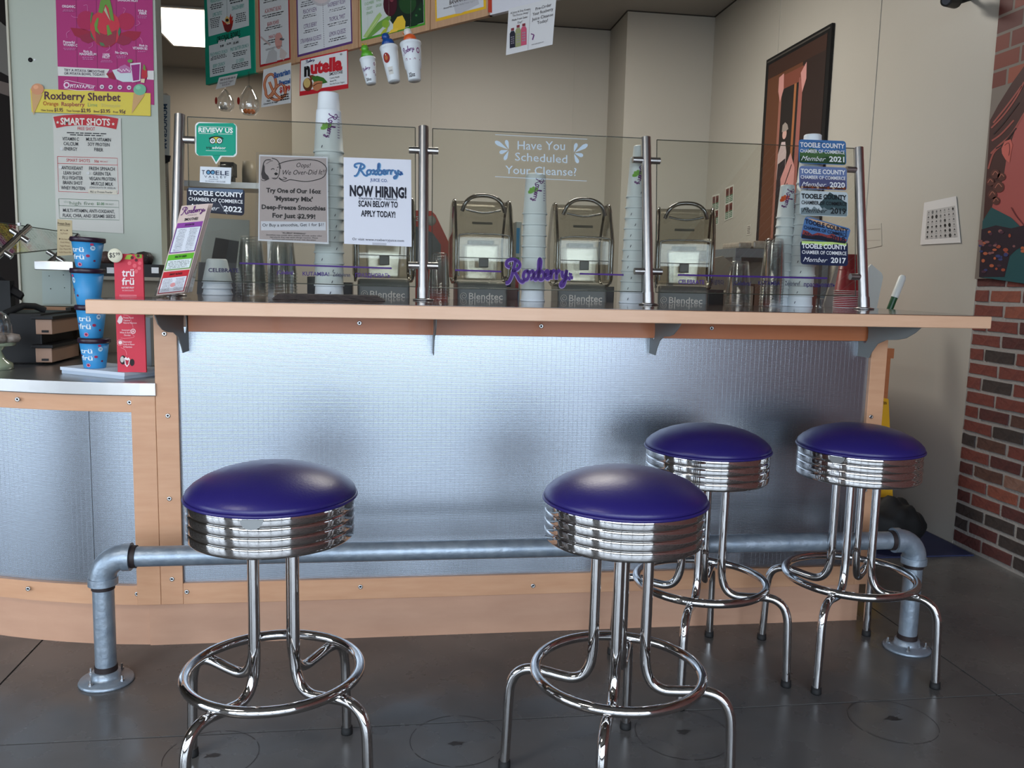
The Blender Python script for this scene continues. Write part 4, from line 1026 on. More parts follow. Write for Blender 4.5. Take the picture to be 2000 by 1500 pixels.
# brush handle, cutting board at the right end
t = thing('scrub_brush', 'scrub brush standing head down, green and white handle above the bar', 'brush', (2.85, .95, 0))
p1 = at(1764, 538, 'y', .75); p2 = at(1747, 581, 'y', .75); p3 = p2 + (p2 - p1) * .9; bt = Vector((p3.x - .06, .75, .0))
MB().tube([p1, p1 + (p2 - p1) * .1, p2], [.010, .0165, .0165], 16).build('white_grip', mat('white_plastic', (216, 220, 214), .4), t)
MB().tube([p2, p3, Vector((p3.x - .04, .85, .5)), Vector((p3.x - .09, .92, .06))], .014, 14).build('green_shaft', mat('dark_green_plastic', (16, 74, 40), .4), t)
MB().box(p3.x - .15, p3.x - .03, .86, .98, .007, .075).build('brush_head', mat('dark_green_plastic', (16, 74, 40), .4), t, bevel=.01)
t = thing('cutting_board', 'white plastic cutting board standing on edge behind the rightmost post', 'cutting board', (2.75, 1.2, SCZ))
y = 1.2
q = [at(1697, 522, 'y', y), at(1702, 516, 'y', y), at(1722, 533, 'y', y), at(1725, 541, 'y', y)]
MB().slab(q + [Vector((at(1703, 600, 'y', y).x, y, SCZ)), Vector((at(1670, 600, 'y', y).x, y, SCZ))], (0, -1, 0), .014).build('board', mat('white_board_plastic', (196, 200, 196), .45), t)
t = thing('cutting_board', 'grey-white slanted board behind the red cups', 'cutting board', (2.6, .66, WZ))
q = [at(1640, 498, 'y', .68), at(1646, 505, 'y', .68), Vector((at(1640, 600, 'y', .68).x, .68, WZ)), Vector((at(1585, 600, 'y', .68).x, .68, WZ))]
MB().slab(q, (0, -1, 0), .012).build('board', mat('grey_board_plastic', (150, 148, 140), .5), t)

# ---- floor items in the gap at the right
t = tag(MB().prism([(2.75, .66), (3.46, .66), (3.47, 1.12), (2.82, 1.12)], 'z', .0005, .006).build('floor_mat', mat('dark_blue_floor_mat', (44, 50, 86), .6)), 'dark blue rubber floor mat in the gap right of the bar', 'floor mat')
t = thing('wet_floor_sign', 'folded yellow wet floor sign leaning beside the counter end', 'floor sign', (3.1, .98, 0))
ys_ = .98
a = at(1716, 777, 'y', ys_); b = at(1736, 779, 'y', ys_); c = at(1746, 1000, 'y', ys_ - .05); d = at(1690, 1000, 'y', ys_ - .05)
c2 = Vector((c.x + .01, ys_ - .06, .007)); d2 = Vector((d.x, ys_ - .06, .007))
N_ = (b - a).cross(d2 - a).normalized(); N_ = N_ if N_.y < 0 else -N_
MB().slab([a, b, c2, d2], N_, .012).build('panel', mat('yellow_plastic', (226, 168, 24), .5), t, bevel=.003)
MB().slab([a + Vector((0, .03, 0)), b + Vector((0, .03, 0)), c2 + Vector((0, .1, 0)), d2 + Vector((0, .1, 0))], N_, .012).build('rear_panel', mat('yellow_plastic', (226, 168, 24), .5), t, bevel=.003)
V, Fc, W = glyphs('AUTION', .02); A = at(1719.5, 789, 'y', ys_ - .012); Bv = at(1731.5, 790, 'y', ys_ - .012) - A
MB().add([A + Bv * (x / W) + Vector((0, -.002, yy * .019)) for x, yy in V], Fc).build('lettering', flat(60, 30, 16), t)
t = thing('black_bag', 'black bin bag slumped on the mat at the counter end', 'bag', (3.12, .80, 0))
bm = bmesh.new(); bmesh.ops.create_icosphere(bm, subdivisions=4, radius=1)
rnd = random.Random(4)
from mathutils import noise as mnoise
for v in bm.verts:
    n_ = mnoise.noise(v.co * 2.3) * .22
    v.co = Vector((v.co.x * (.15 + .05 * n_) * (1.15 - .35 * max(0, v.co.z)), v.co.y * (.10 + .05 * n_), max(0, (v.co.z + .9) * .125 * (1 + n_ * .6)))) 
me = bpy.data.meshes.new('bag'); bm.to_mesh(me); bm.free()
for p in me.polygons: p.use_smooth = True
me.materials.append(mat('black_bag_film', (13, 13, 14), .7)); o = bpy.data.objects.new('bag_body', me); COL.objects.link(o); o.parent = t; o.location = (0, 0, .006)

# ================================================================== SIGNS ON THE RIGHT WALL
WR = 3.483
def on_wall(name, label, cat, q, m, off=.003, th=.002): return Sign(name, label, cat, [at(*p, 'x', WR - off - (0 if th < .01 else th)) for p in q], m, th)
y1, y2 = 3.274, 2.343; z1, z2 = 2.834, 1.50
qp = [Vector((WR - .023, y1, z1)), Vector((WR - .023, y2, z1)), Vector((WR - .023, y2, z2)), Vector((WR - .023, y1, z2))]
s = Sign('framed_poster', 'black framed poster of a capped person at a wooden window, right wall', 'poster', qp, M_BLACK, .02)
u = lambda a, b: (a, b)
s.rect(.05, .035, .95, .97, (96, 58, 38)); s.rect(.62, .035, .95, .97, (44, 30, 26), lay=1); s.rect(.05, .035, .95, .11, (58, 36, 28), lay=1.6)
s.rect(.30, .16, .60, .97, (34, 28, 26), lay=2); s.rect(.27, .13, .64, .2, (120, 66, 52), lay=3); s.rect(.27, .2, .31, .97, (150, 98, 84), lay=3); s.rect(.51, .2, .545, .75, (158, 100, 62), lay=3); s.rect(.58, .18, .64, .97, (150, 92, 84), lay=3)
s.poly([(.25, .13), (.33, .12), (.34, .2), (.29, .26), (.25, .2)], (196, 140, 134), lay=4); s.poly([(.60, .16), (.68, .12), (.69, .2), (.64, .26)], (196, 140, 134), lay=4)
s.ell(.40, .435, .035, (200, 160, 150), lay=4); s.poly([(.355, .42), (.36, .385), (.40, .375), (.44, .39), (.46, .415), (.43, .42)], (150, 140, 132), lay=5)
s.poly([(.31, .53), (.36, .47), (.42, .475), (.45, .53), (.44, .66), (.31, .66)], (196, 176, 176), lay=4); s.poly([(.32, .58), (.44, .56), (.45, .74), (.31, .74)], (40, 36, 42), lay=5)
s.poly([(.38, .66), (.52, .54), (.60, .62), (.60, .76), (.46, .80), (.40, .76)], (206, 146, 142), lay=6); s.line([(.43, .72), (.55, .60)], .008, (60, 40, 40), lay=7, sub=0); s.line([(.43, .76), (.50, .69)], .008, (60, 40, 40), lay=7, sub=0)
for b_ in ((.02, .012, .98, .02), (.02, .98, .98, .988)): s.rect(*b_, (70, 66, 62), lay=1)
s.done()
for lb, q in (('photo strip nearer the corner, left of the pair on the right wall', [(1391, 382), (1405, 378), (1403, 438), (1389, 443)]), ('photo strip nearer the poster, right of the pair on the right wall', [(1417, 367), (1433, 360), (1431, 425), (1415, 432)])):
    s = on_wall('photo_strip', lb, 'photo strip', q, flat(206, 206, 198))
    for i in range(2):
        for j in range(2):
            s.rect(.08 + .46 * i, .05 + .48 * j, .46 + .46 * i, .27 + .48 * j, (110, 62, 54)); s.rect(.08 + .46 * i, .27 + .48 * j, .46 + .46 * i, .48 + .48 * j, (84, 120, 98)); s.ell(.27 + .46 * i, .17 + .48 * j, .1, (70, 30, 30), lay=1)
            s.scribble(.1 + .46 * i, .3 + .48 * j, .44 + .46 * i, .46 + .48 * j, 3, (210, 216, 206), seed=i + j)
    s.done()
s = on_wall('icon_sheet', 'curled paper sheet with a grid of small black emblems on the right wall', 'paper sheet', [(1805, 396), (1867, 383), (1876, 474), (1797, 478)], flat(206, 204, 202), off=.006)
s.rect(.12, .2, .95, .88, (176, 174, 172)); rnd = random.Random(5)
for i in range(7):
    for j in range(6):
        cx, cy = .18 + .118 * i, .26 + .113 * j; g = rnd.choice((20, 50, 110, 60))
        if rnd.random() < .5: s.ell(cx, cy, rnd.uniform(.02, .035), (g, g, g), lay=1, n=10)
        else: s.poly([(cx - .025, cy + .02), (cx, cy - .035), (cx + .025, cy + .02), (cx, cy + .005)], (g, g, g), lay=1)
        s.line([(cx - .03, cy + .045), (cx + .03, cy + .045)], .006, (90, 90, 90), lay=1, sub=0)
s.done()
s = on_wall('taped_card', 'blank taped paper card on the right wall beside the rightmost post', 'paper card', [(1692, 440), (1721, 436), (1722, 480), (1692, 486)], flat(178, 174, 164))
s.L([(1693, 449), (1720, 447)], 1, (130, 124, 116), sub=0); s.L([(1693, 470), (1720, 469)], .8, (150, 144, 134), sub=0); s.done()
s = on_wall('price_label', 'tiny printed label above the steel shelf on the right wall', 'label', [(1459, 440), (1467, 438), (1466, 458), (1458, 460)], flat(200, 196, 186)); s.scribble(.1, .1, .9, .9, 5, (90, 80, 76), seed=3); s.done()
# security camera up on the wall
t = thing('security_camera', 'small black security camera high on the right wall', 'camera', (3.4, 1.15, 2.6))
cpos = at(1862, 3, 'x', 3.36)
MB().tube([cpos + Vector((-.07, -.05, -.015)), cpos + Vector((.03, .03, .01))], [.026, .03], 18).build('body', M_BLACK, t)
MB().tube([cpos + Vector((.02, .02, .0)), Vector((3.483, cpos.y + .05, cpos.z + .04))], .012, 12).build('bracket', M_BLACK, t)
MB().tube([cpos + Vector((-.07, -.05, -.015)), cpos + Vector((-.072, -.052, -.016))], .018, 16).build('lens', mat('lens_glass', (60, 62, 70), .1), t)
MB().box(cpos.x - .02, cpos.x + .02, cpos.y - .045, cpos.y - .03, cpos.z + .02, cpos.z + .035).build('label_plate', flat(190, 190, 190), t)

# mural on the brick wall
XM = 3.470
def at_m(px, py): return at(px, py, 'x', XM)
yl, yr = .842, -.9; zb, zt = 1.274, 2.9
s = Sign('mural_panel', 'large printed mural of a person with brown wavy hair on the brick wall', 'mural', [Vector((XM, yl, zt)), Vector((XM, yr, zt)), Vector((XM, yr, zb)), Vector((XM, yl, zb))], flat(118, 108, 100), .006)
rnd = random.Random(8)
for r_ in range(11):      # printed brick courses
    z0 = 2.13 + r_ * .079; yy = yl - (.0 if r_ % 2 else .0); first = .17 if r_ % 2 else .10; k = 0
    while yy > yr:
        L_ = first if k == 0 else .215; c_ = rnd.choice(((126, 60, 48), (104, 48, 40), (140, 72, 54), (92, 46, 42), (116, 54, 42)))
        a, b = (yl - yy) / (yl - yr), (yl - max(yr, yy - L_ + .014)) / (yl - yr)
        v0, v1 = (zt - z0 - .066) / (zt - zb), (zt - z0) / (zt - zb)
        if v0 > 0: s.mb('printed_brick', c_).add([s.P(a, v0, 0), s.P(b, v0, 0), s.P(b, v1, 0), s.P(a, v1, 0)], [(0, 1, 2, 3)])
        yy -= L_; k += 1
SK = (162, 82, 78); HR = (66, 36, 34); TL_ = (30, 74, 78)
def yz(pts): return [((yl - y_) / (yl - yr), (zt - z_) / (zt - zb)) for y_, z_ in pts]
def mp(pts): return [(lambda p: (p.y, p.z))(at_m(*q)) for q in pts]
big = mp([(1934, 235), (1950, 205), (1975, 165), (2000, 130)]) + [(.45, 2.35), (.2, 2.45), (-.3, 2.4), (-.7, 2.1), (-.8, 1.6)] + [(-.8, zb + .003)] + mp([(1913, 541), (1930, 300)])
s.poly(yz(big), HR, lay=1)
s.poly(yz(mp([(1988, 240), (2000, 220)]) + [(.4, 2.2), (.0, 2.25), (-.4, 2.0), (-.5, 1.6), (-.2, 1.4), (.3, 1.33)] + mp([(1990, 440), (1965, 428), (1938, 405), (1945, 380), (1960, 350), (1968, 300)])), SK, lay=2)
for pts in ([(1936, 250), (1960, 225), (1985, 190), (2000, 160)], [(1940, 240), (1968, 205), (1995, 168)], [(1935, 300), (1950, 285), (1975, 262), (1998, 225)], [(1937, 275), (1955, 262), (1980, 235)], [(1930, 330), (1940, 300), (1955, 285)]):
    s.L(pts, 3.2, (150, 78, 70), 'hair_strand', lay=3)
for pts in ([(1940, 262), (1960, 240), (1990, 200)], [(1945, 290), (1960, 280), (1985, 250)]): s.L(pts, 2.6, (44, 24, 26), 'hair_strand', lay=4)
s.G([(1956, 290), (1962, 276), (1974, 272), (1978, 284), (1974, 300), (1972, 318), (1964, 312), (1957, 300)], (190, 96, 86), 'ear', lay=5); s.L([(1962, 284), (1970, 279), (1972, 292), (1970, 304)], 1.4, (110, 44, 46), 'ear', lay=6)
for cx, cy, r_ in ((1944, 340, 9), (1934, 355, 8), (1950, 365, 11), (1938, 380, 9), (1956, 345, 8), (1945, 392, 8)):
    s.E(cx, cy, r_, (84, 46, 40), 'curl', lay=7); s.L([(cx - r_ * .6, cy + 2), (cx, cy - r_ * .6), (cx + r_ * .6, cy)], 1.6, (160, 100, 84), 'curl', lay=8)
s.G([(1919, 432), (1936, 405), (1950, 412), (1975, 425), (2000, 450), (2040, 480), (2040, 560), (1913, 541)], TL_, 'shirt', lay=9)
s.L([(1975, 405), (1985, 422), (2000, 440)], 2, (96, 34, 40), 'neck_shadow', lay=9)
s.G([(1917, 448), (1945, 440), (1975, 446), (2000, 440), (2040, 445), (2040, 490), (2000, 480), (1985, 488), (1972, 500), (1962, 541), (1912, 541)], (38, 24, 36), 'shawl', lay=10)
rnd = random.Random(12)
for k in range(46):
    px_, py_ = rnd.uniform(1914, 1998), rnd.uniform(446, 538)
    if px_ > 1966 and py_ > 492: continue
    s.E(px_, py_, rnd.uniform(2.5, 5.5), rnd.choice(((150, 70, 48), (50, 58, 104), (128, 84, 84), (170, 90, 60), (70, 40, 56))), 'shawl_flower', lay=11 + (k % 3), ry=rnd.uniform(2, 4), n=9)
s.done()

# ================================================================== MENU BOARDS (run diagonally over the work area)
MA = Vector((-.187, 2.014, 2.2)); MB_ = Vector((1.343, .265, 2.2)); MD = (MB_ - MA).normalized(); MN = Vector((MD.y, -MD.x, 0)).normalized()
if MN.dot(CAM - MA) < 0: MN = -MN
def mpt(px, off=0):  # point on the boards' bottom line below photo column px
    py = 263.4 - .243 * px; p = atp(px, py, MA + MN * off, MN); return Vector((p.x, p.y, 2.2))
def board(label, pxl, pxr, m, inset=None, name='menu_board', cat='menu board', th=.02, zt_=3.2):
    a, b = mpt(pxl), mpt(pxr); up = Vector((0, 0, zt_ - 2.2))
    return Sign(name, label, cat, [a + up, b + up, b, a], m, th, loc=(a.x, a.y, 2.2))
M_OAK = mat('light_oak_board', (200, 160, 124), .5, noise=(14, .8, (178, 136, 102)), stretch=(6, 6, .8))
def hang(s):   # rods to the ceiling
    for p in (s.q[0], s.q[1]):
        q = p + (s.q[1] - s.q[0]) * (.15 if p is s.q[0] else -.15) - s.n * .01
        MB().tube([q - Vector((0, 0, .05)), Vector((q.x, q.y, 3.464))], .004, 8).build('hanging_rod', M_STEEL, s.par)
sl = -.235
GT = (16, 140, 112); GL = (70, 160, 146)
s = board('teal menu board of bowls, leftmost in the hanging row', 402, 498, flat(*GT))
s.G([(400, -80), (484, -100), (486.4, 50), (407.6, 71.5)], (206, 208, 206)); s.G([(408, 89.5), (488, 69), (490.3, 133.5), (410, 151)], (206, 208, 206))
s.G([(426, 79), (439, 76), (439, 90), (426, 93)], (206, 208, 206)); s.G([(441, 77.5), (453, 74.5), (453, 84), (441, 87)], (206, 208, 206)); s.G([(454, 73), (466, 70), (467, 84), (455, 87)], (206, 208, 206))
s.T('ORIGINAL BOWLS', 423.5, 83, 469, 70, 11, (12, 22, 20), bold=.01); s.T('MIRANDA BERRY', 411, 7, 433, 1, 7, GL); s.T('LIME-TASTIC', 415.5, 33, 433.5, 28.5, 7.5, GL); s.T('DRAGON BERRY', 453, 20.5, 477, 14.5, 8, GL)
s.T('PEACH MANGO CRUNCH', 410.5, 110.5, 444, 102.5, 6.5, GL); s.T('PNUT BUTTER CRUNCH', 450, 100.5, 485.5, 91.5, 7, GL); s.T('BERRY CRUNCH', 416, 133, 439, 127, 7, GL); s.T('GO GREEN', 461, 123.5, 476.5, 119.5, 7, GL)
s.T('9.49', 429.8, 93, 437, 91.2, 4.6, (20, 24, 24), bold=.02); s.T('10.99', 443, 88.3, 451, 86.3, 4, (20, 24, 24), bold=.02); s.T('11.49', 456, 86.7, 465.3, 84.4, 4.6, (60, 64, 64), bold=.02)
s.S(409, 9, 437, 21, 3, (70, 72, 74), sl, seed=1); s.S(410, 36, 430, 57, 6, (70, 72, 74), sl, seed=2); s.S(459, 27, 482, 46, 5, (60, 62, 64), sl, seed=3); s.S(446, 0, 478, 10, 2, (60, 62, 64), sl, seed=9)
s.S(411, 111, 443, 119, 3, (60, 62, 64), sl, seed=4); s.S(452, 103, 484, 113, 3, (60, 62, 64), sl, seed=5); s.S(414, 134.5, 440, 146, 3, (60, 62, 64), sl, seed=6); s.S(450, 126.5, 488, 137, 3, (60, 62, 64), sl, seed=7)
s.L([(442.5, -40), (443.5, 31)], .8, (90, 120, 110), sub=0)
s.G([(433, 39), (440, 44), (446, 50), (452, 42), (456, 38), (454, 50), (451, 60), (445, 63), (439, 60), (436, 50)], (176, 44, 34), lay=3); s.G([(447, 38), (450.5, 26), (452, 34), (455, 31), (453, 42), (449, 46)], (190, 50, 36), lay=3)
s.G([(437, 49), (453, 46), (450, 61), (445, 63.5), (440, 61)], (120, 40, 40), lay=4); s.G([(439, 37), (443, 31), (448, 35), (449, 43), (445, 47), (440, 44)], (222, 180, 110), lay=4); s.E(443.7, 39.5, 3.2, (30, 22, 24), lay=5)
s.done(); hang(s)

RDc = (170, 34, 40)
s = board('oak menu board with a red-bordered sheet of blends, second in the row', 500, 575, M_OAK)
s.G([(502.5, -90), (563, -105), (567.5, 116), (507.3, 131.5)], RDc); s.G([(505, -90), (561, -105), (565, 112.5), (509.3, 126.5)], (208, 208, 208), lay=1)
s.G([(525, 100), (534, 95), (541, 102), (541, 120), (518, 125)], (182, 180, 180), lay=2); s.E(544, 80, 7, (206, 150, 140), lay=2, ry=16); s.G([(537, 75), (540, 65), (547, 63.5), (551, 70), (550, 76)], (206, 148, 140), lay=3); s.G([(547, 74), (556, 76), (552, 79), (546, 78)], (96, 92, 96), lay=4); s.L([(509, 72), (518, 80), (528, 88)], 3.4, (186, 164, 160), lay=2, sub=0); s.G([(547, 92), (555, 98), (561, 104), (554, 118), (546, 112)], (202, 186, 180), lay=2)
s.T('ACAI SMART BLEND', 517, 26, 549, 18.5, 8, RDc); s.T('BRAIN POWER', 522, 52, 545, 46, 8, RDc); s.T('MARATHON', 525, 76.5, 543.5, 72, 7, RDc); s.T('KEEPING BODY NATURAL', 519, 99.5, 551.5, 90.5, 3.6, (50, 50, 52))
s.S(513, 0, 548, 8, 2, (60, 60, 62), sl, seed=1); s.S(512, 30, 554, 38, 2, (60, 60, 62), sl, seed=2); s.S(516, 54, 552, 62, 2, (60, 60, 62), sl, seed=3); s.S(514, 80, 556, 89, 2, (60, 60, 62), sl, seed=4)
s.done(); hang(s)

PV = (92, 56, 112)
s = board('oak menu board with a purple-bordered smoothie list, third in the row', 577, 699, M_OAK)
s.G([(576.5, -110), (683, -140), (688.5, 84.5), (581, 112)], PV); s.G([(579, -110), (681, -140), (686, 80.5), (583.3, 107)], (210, 210, 212), lay=1)
s.E(627, -9, 21, (190, 184, 186), lay=2); s.E(627, -10, 17, (206, 190, 190), lay=3)
for tx, a, ya, b, yb in (('PEACHY KEEN', 592, 28, 618, 21.5), ('CITRUS BERRY', 593, 56.5, 619, 50), ('STRAWBANA SQUEEZE', 587, 85.5, 627.5, 76), ('RASPBERRY RUSH', 640.5, 14.5, 674, 6), ('TROPICAL TWIST', 643, 42.5, 674, 35), ('LEMON SQUEEZE', 643, 71.5, 675, 63.5)): s.T(tx, a, ya, b, yb, 8.5, PV)
for q in ((589, 30.5, 620, 38, 2), (592, 59.5, 622, 67, 2), (590, 88, 625, 95.5, 2), (585, 4, 622, 16, 3), (641, 18.5, 676, 26, 2), (637, 47, 682, 55, 2), (641, 76, 678, 84, 2)): s.S(*q, (56, 54, 62), sl, seed=int(q[0]))
for k in range(26):
    s.E(630.3 + k * .11, 1 + k * 3.6, .8, (50, 46, 60), 'dotted_line', lay=2, n=6)
s.done(); hang(s)

GB = (70, 150, 40)
s = board('oak menu board with a green-bordered vegetable sheet, fourth in the row', 701, 839, M_OAK)
s.G([(700, -130), (827, -165), (830.5, 48.5), (705.2, 80.5)], GB); s.G([(702.5, -130), (825, -165), (828, 44.5), (707.3, 76)], (206, 212, 206), lay=1)
GG = (110, 160, 90)
for tx, a, ya, b, yb in (('CUCUMBERS', 712, 11, 730.5, 6), ('CELERY', 715.5, 20, 727, 17), ('SPINACH', 715.5, 29.5, 728, 25.5), ('KALE', 735.5, 3.5, 744, 1.5), ('GINGER', 734, 14.5, 745.5, 11.5)): s.T(tx, a, ya, b, yb, 5.5, GG)
s.G([(770, -20), (826, -30), (827.5, 44), (775, 57), (762, 40)], (26, 38, 28), lay=2)
s.G([(709, 72), (736, 30), (742, 24), (746, 30), (728, 58), (716, 74)], (168, 196, 116), lay=3); s.G([(716, 74), (738, 44), (760, 30), (764, 36), (744, 56), (724, 72.5)], (112, 156, 70), lay=3); s.G([(712, 73), (734, 44), (741, 32)], (210, 222, 160), lay=4)
s.E(762, 8, 13.5, (70, 22, 34), lay=4, ry=24); s.E(765, -2, 4, (130, 60, 70), lay=5, ry=6); s.E(796, 5, 17, (34, 70, 34), lay=4, ry=22); s.E(789, -16, 14, (150, 190, 90), lay=5, ry=16)
s.E(753.5, 46.5, 7.5, (140, 176, 60), lay=5, ry=8); s.G([(767, 62), (768, 46), (776, 33), (786, 30), (792, 42), (791, 56)], (234, 192, 60), lay=5); s.G([(742, 68), (749, 58), (758, 52), (754, 63)], (180, 186, 60), lay=5); s.G([(758, 66), (764, 58), (778, 55), (776, 61)], (240, 200, 70), lay=6)
s.G([(798, 53), (806, 30), (822, 4), (827, 10), (826, 40), (812, 50)], (22, 52, 30), lay=5); s.E(813, 30, 2.2, (60, 110, 60), lay=6); s.E(820, 18, 2, (60, 110, 60), lay=6)
s.done(); hang(s)

YB_ = (226, 176, 40)
s = board('oak menu board with a yellow-bordered banana sheet, fifth in the row', 841, 957, M_OAK)
s.G([(845, -150), (945, -180), (949.5, 17), (851, 42.5)], YB_); s.G([(849, -150), (941, -180), (944.5, 13), (853.5, 36)], (206, 206, 208), lay=1)
s.G([(885, 8), (903, -2), (932, -8), (936, 8), (900, 26), (890, 27)], (184, 182, 186), lay=2); s.T('BANANA BERRY', 878, 9, 925, -3, 8, (50, 30, 20), bold=.02); s.T('Almond Milk, Bananas, Vanilla Frozen Yogurt', 866, 18.5, 927, 3, 3.8, (40, 30, 26)); s.done(); hang(s)
s = board('white end board with a red edge, rightmost in the hanging row', 952.5, 1100, flat(214, 212, 218), name='end_board', cat='board')
s.G([(952, -150), (959.5, -152), (961, 25), (953.5, 24)], (180, 60, 40)); s.done(); hang(s)

def hung(name, label, cat, q, m, off, th=.0008, top=None):
    s = Sign(name, label, cat, [atp(*p, MA + MN * off, MN) for p in q], m, th); return s
# nutella sheet
NR = (196, 36, 46)
s = hung('smoothie_sheet', 'white and red nutella smoothie sheet hung under the purple menu board', 'sign', [(586.5, 116), (679, 96), (680.2, 172.5), (585, 187.5)], flat(*NR), .002)
s.G([(588, 118.5), (677.5, 99), (678.5, 164), (586.5, 178.5)], (226, 226, 226))
s.T('n', 594, 148.5, 605.5, 146.5, 25, (24, 22, 24), bold=.06); s.T('utella', 606.5, 144, 668.5, 135, 24, NR, bold=.055); s.T('®', 664, 108.5, 668.5, 107.5, 4, (60, 60, 60))
s.T('SMOOTHIE', 643, 148, 669.5, 143, 6, (30, 28, 30), bold=.01); s.LG(597, 124.5, 615, 120, 7, (50, 40, 90), .4)
s.E(601, 165, 9.5, (104, 58, 34), lay=2, ry=13); s.E(599.5, 162, 6.6, (206, 176, 110), lay=3, ry=9.5); s.G([(608, 150), (620, 148), (632, 152), (640, 161), (628, 164), (614, 162)], (60, 110, 40), lay=3)
s.G([(610, 168), (613, 160), (622, 158), (630, 159), (628, 172), (620, 178), (613, 176)], (190, 124, 84), lay=4); s.G([(603, 148), (610, 146), (617, 149), (608, 158)], (120, 60, 34), lay=2); s.L([(612, 168), (620, 163), (629, 162)], 1.5, (96, 48, 30), lay=5)
s.T('Creamy Nutella', 644, 154.5, 663, 151, 3.2, (60, 56, 56)); s.T('Almond Milk', 644, 160.5, 657, 158, 3.2, (60, 56, 56)); s.T('Non-Fat Frozen Yogurt', 644, 166, 673, 161.5, 3.2, (60, 56, 56)); s.done()
# pretzel sheet
s = hung('pretzel_sheet', 'curled soft pretzel price sheet hung under the red menu board', 'sign', [(514.5, 136), (568.5, 122), (567.8, 201), (510, 210)], flat(222, 222, 222), .002)
for pts in ([(519, 178), (516.5, 165), (521, 150), (530, 145), (537, 152), (539, 168), (534, 182), (526, 192)], [(526, 192), (520, 186), (519, 178)], [(526, 160), (534, 178), (546, 190), (556, 186), (557, 172), (550, 164), (540, 170), (530, 184), (524, 190)], [(524, 186), (534, 194), (546, 194), (556, 186)]):
    s.L(pts, 5.2, (186, 100, 66), 'pretzel', lay=2); s.L(pts, 1.4, (226, 160, 120), 'pretzel', lay=3)
s.T('Bavarian', 535, 153, 566.5, 144, 11, (50, 96, 160), bold=.03, lay=5); s.T('Pretzel', 545, 166.5, 566.5, 162, 9, (50, 96, 160), bold=.03, lay=5); s.T('$1.99', 546, 181, 566.5, 176.5, 10, (190, 50, 36), bold=.04, lay=5)
s.T('Cheese', 525, 193.5, 535, 191.5, 3.6, K, bold=.01, lay=5); s.T('Plain', 521, 199, 528, 197.8, 3.4, K, bold=.01, lay=5); s.T('Cinnamon & Sugar', 514.5, 205, 543, 199.5, 3.4, K, bold=.01, lay=5)
s.S(546, 184.5, 566, 198, 3, (40, 36, 36), -.2, seed=3, lay=5); s.done()
# pre-order sheet
s = hung('preorder_sheet', 'white juice cleanse pre-order sheet with three bottles, hung from the end board', 'sign', [(993.5, 17), (1086.5, -6), (1079, 87), (988, 108)], flat(216, 214, 214), .002)
for tx, a, ya, b, yb, h_ in (('A Juice A Day Keeps', 997, 27.5, 1035, 19, 4), ('The Doctor Away!', 1001, 33, 1032, 26, 4), ('Made Fresh Same', 1000, 41.5, 1030, 34.5, 4), ('Day!', 1011, 46, 1019.5, 44, 4), ('Pre-Order', 1046, 20.5, 1077, 11.5, 6), ('Your Roxberry', 1040, 31, 1080, 20, 6), ('Juice Cleanse', 1039, 41, 1080, 30.5, 6), ('Today!', 1049, 47.5, 1070, 42, 6)): s.T(tx, a, ya, b, yb, h_, (50, 40, 46))
for cx, y0, y1, c_ in ((1001, 54, 95, (36, 34, 48)), (1012, 48, 93, (150, 152, 108)), (1023, 45, 90, (196, 84, 110))):
    s.G([(cx - 5.5, y1 - .5), (cx - 5.5, y0 + 12), (cx - 3, y0 + 7), (cx + 3, y0 + 6), (cx + 5.5, y0 + 11), (cx + 5.5, y1 - 3)], c_, lay=1); s.G([(cx - 3, y0 + 6.5), (cx - 3, y0 + 1.5), (cx + 3, y0), (cx + 3, y0 + 5.5)], (130, 50, 60), lay=1); s.S(cx - 3.5, y0 + 17, cx + 4, y1 - 8, 4, (150, 140, 150), -.2, seed=cx, lay=2)
s.L([(1036, 17), (1031, 98)], .6, (150, 146, 150), sub=0); s.L([(1040, 78), (1043, 68)], 2.5, (110, 50, 110)); s.L([(1043, 68), (1037, 66)], 2, (110, 50, 110)); s.T('www.roxberryjuice.com', 1038, 88.5, 1062, 82.5, 2.6, (90, 80, 90))
s.done()

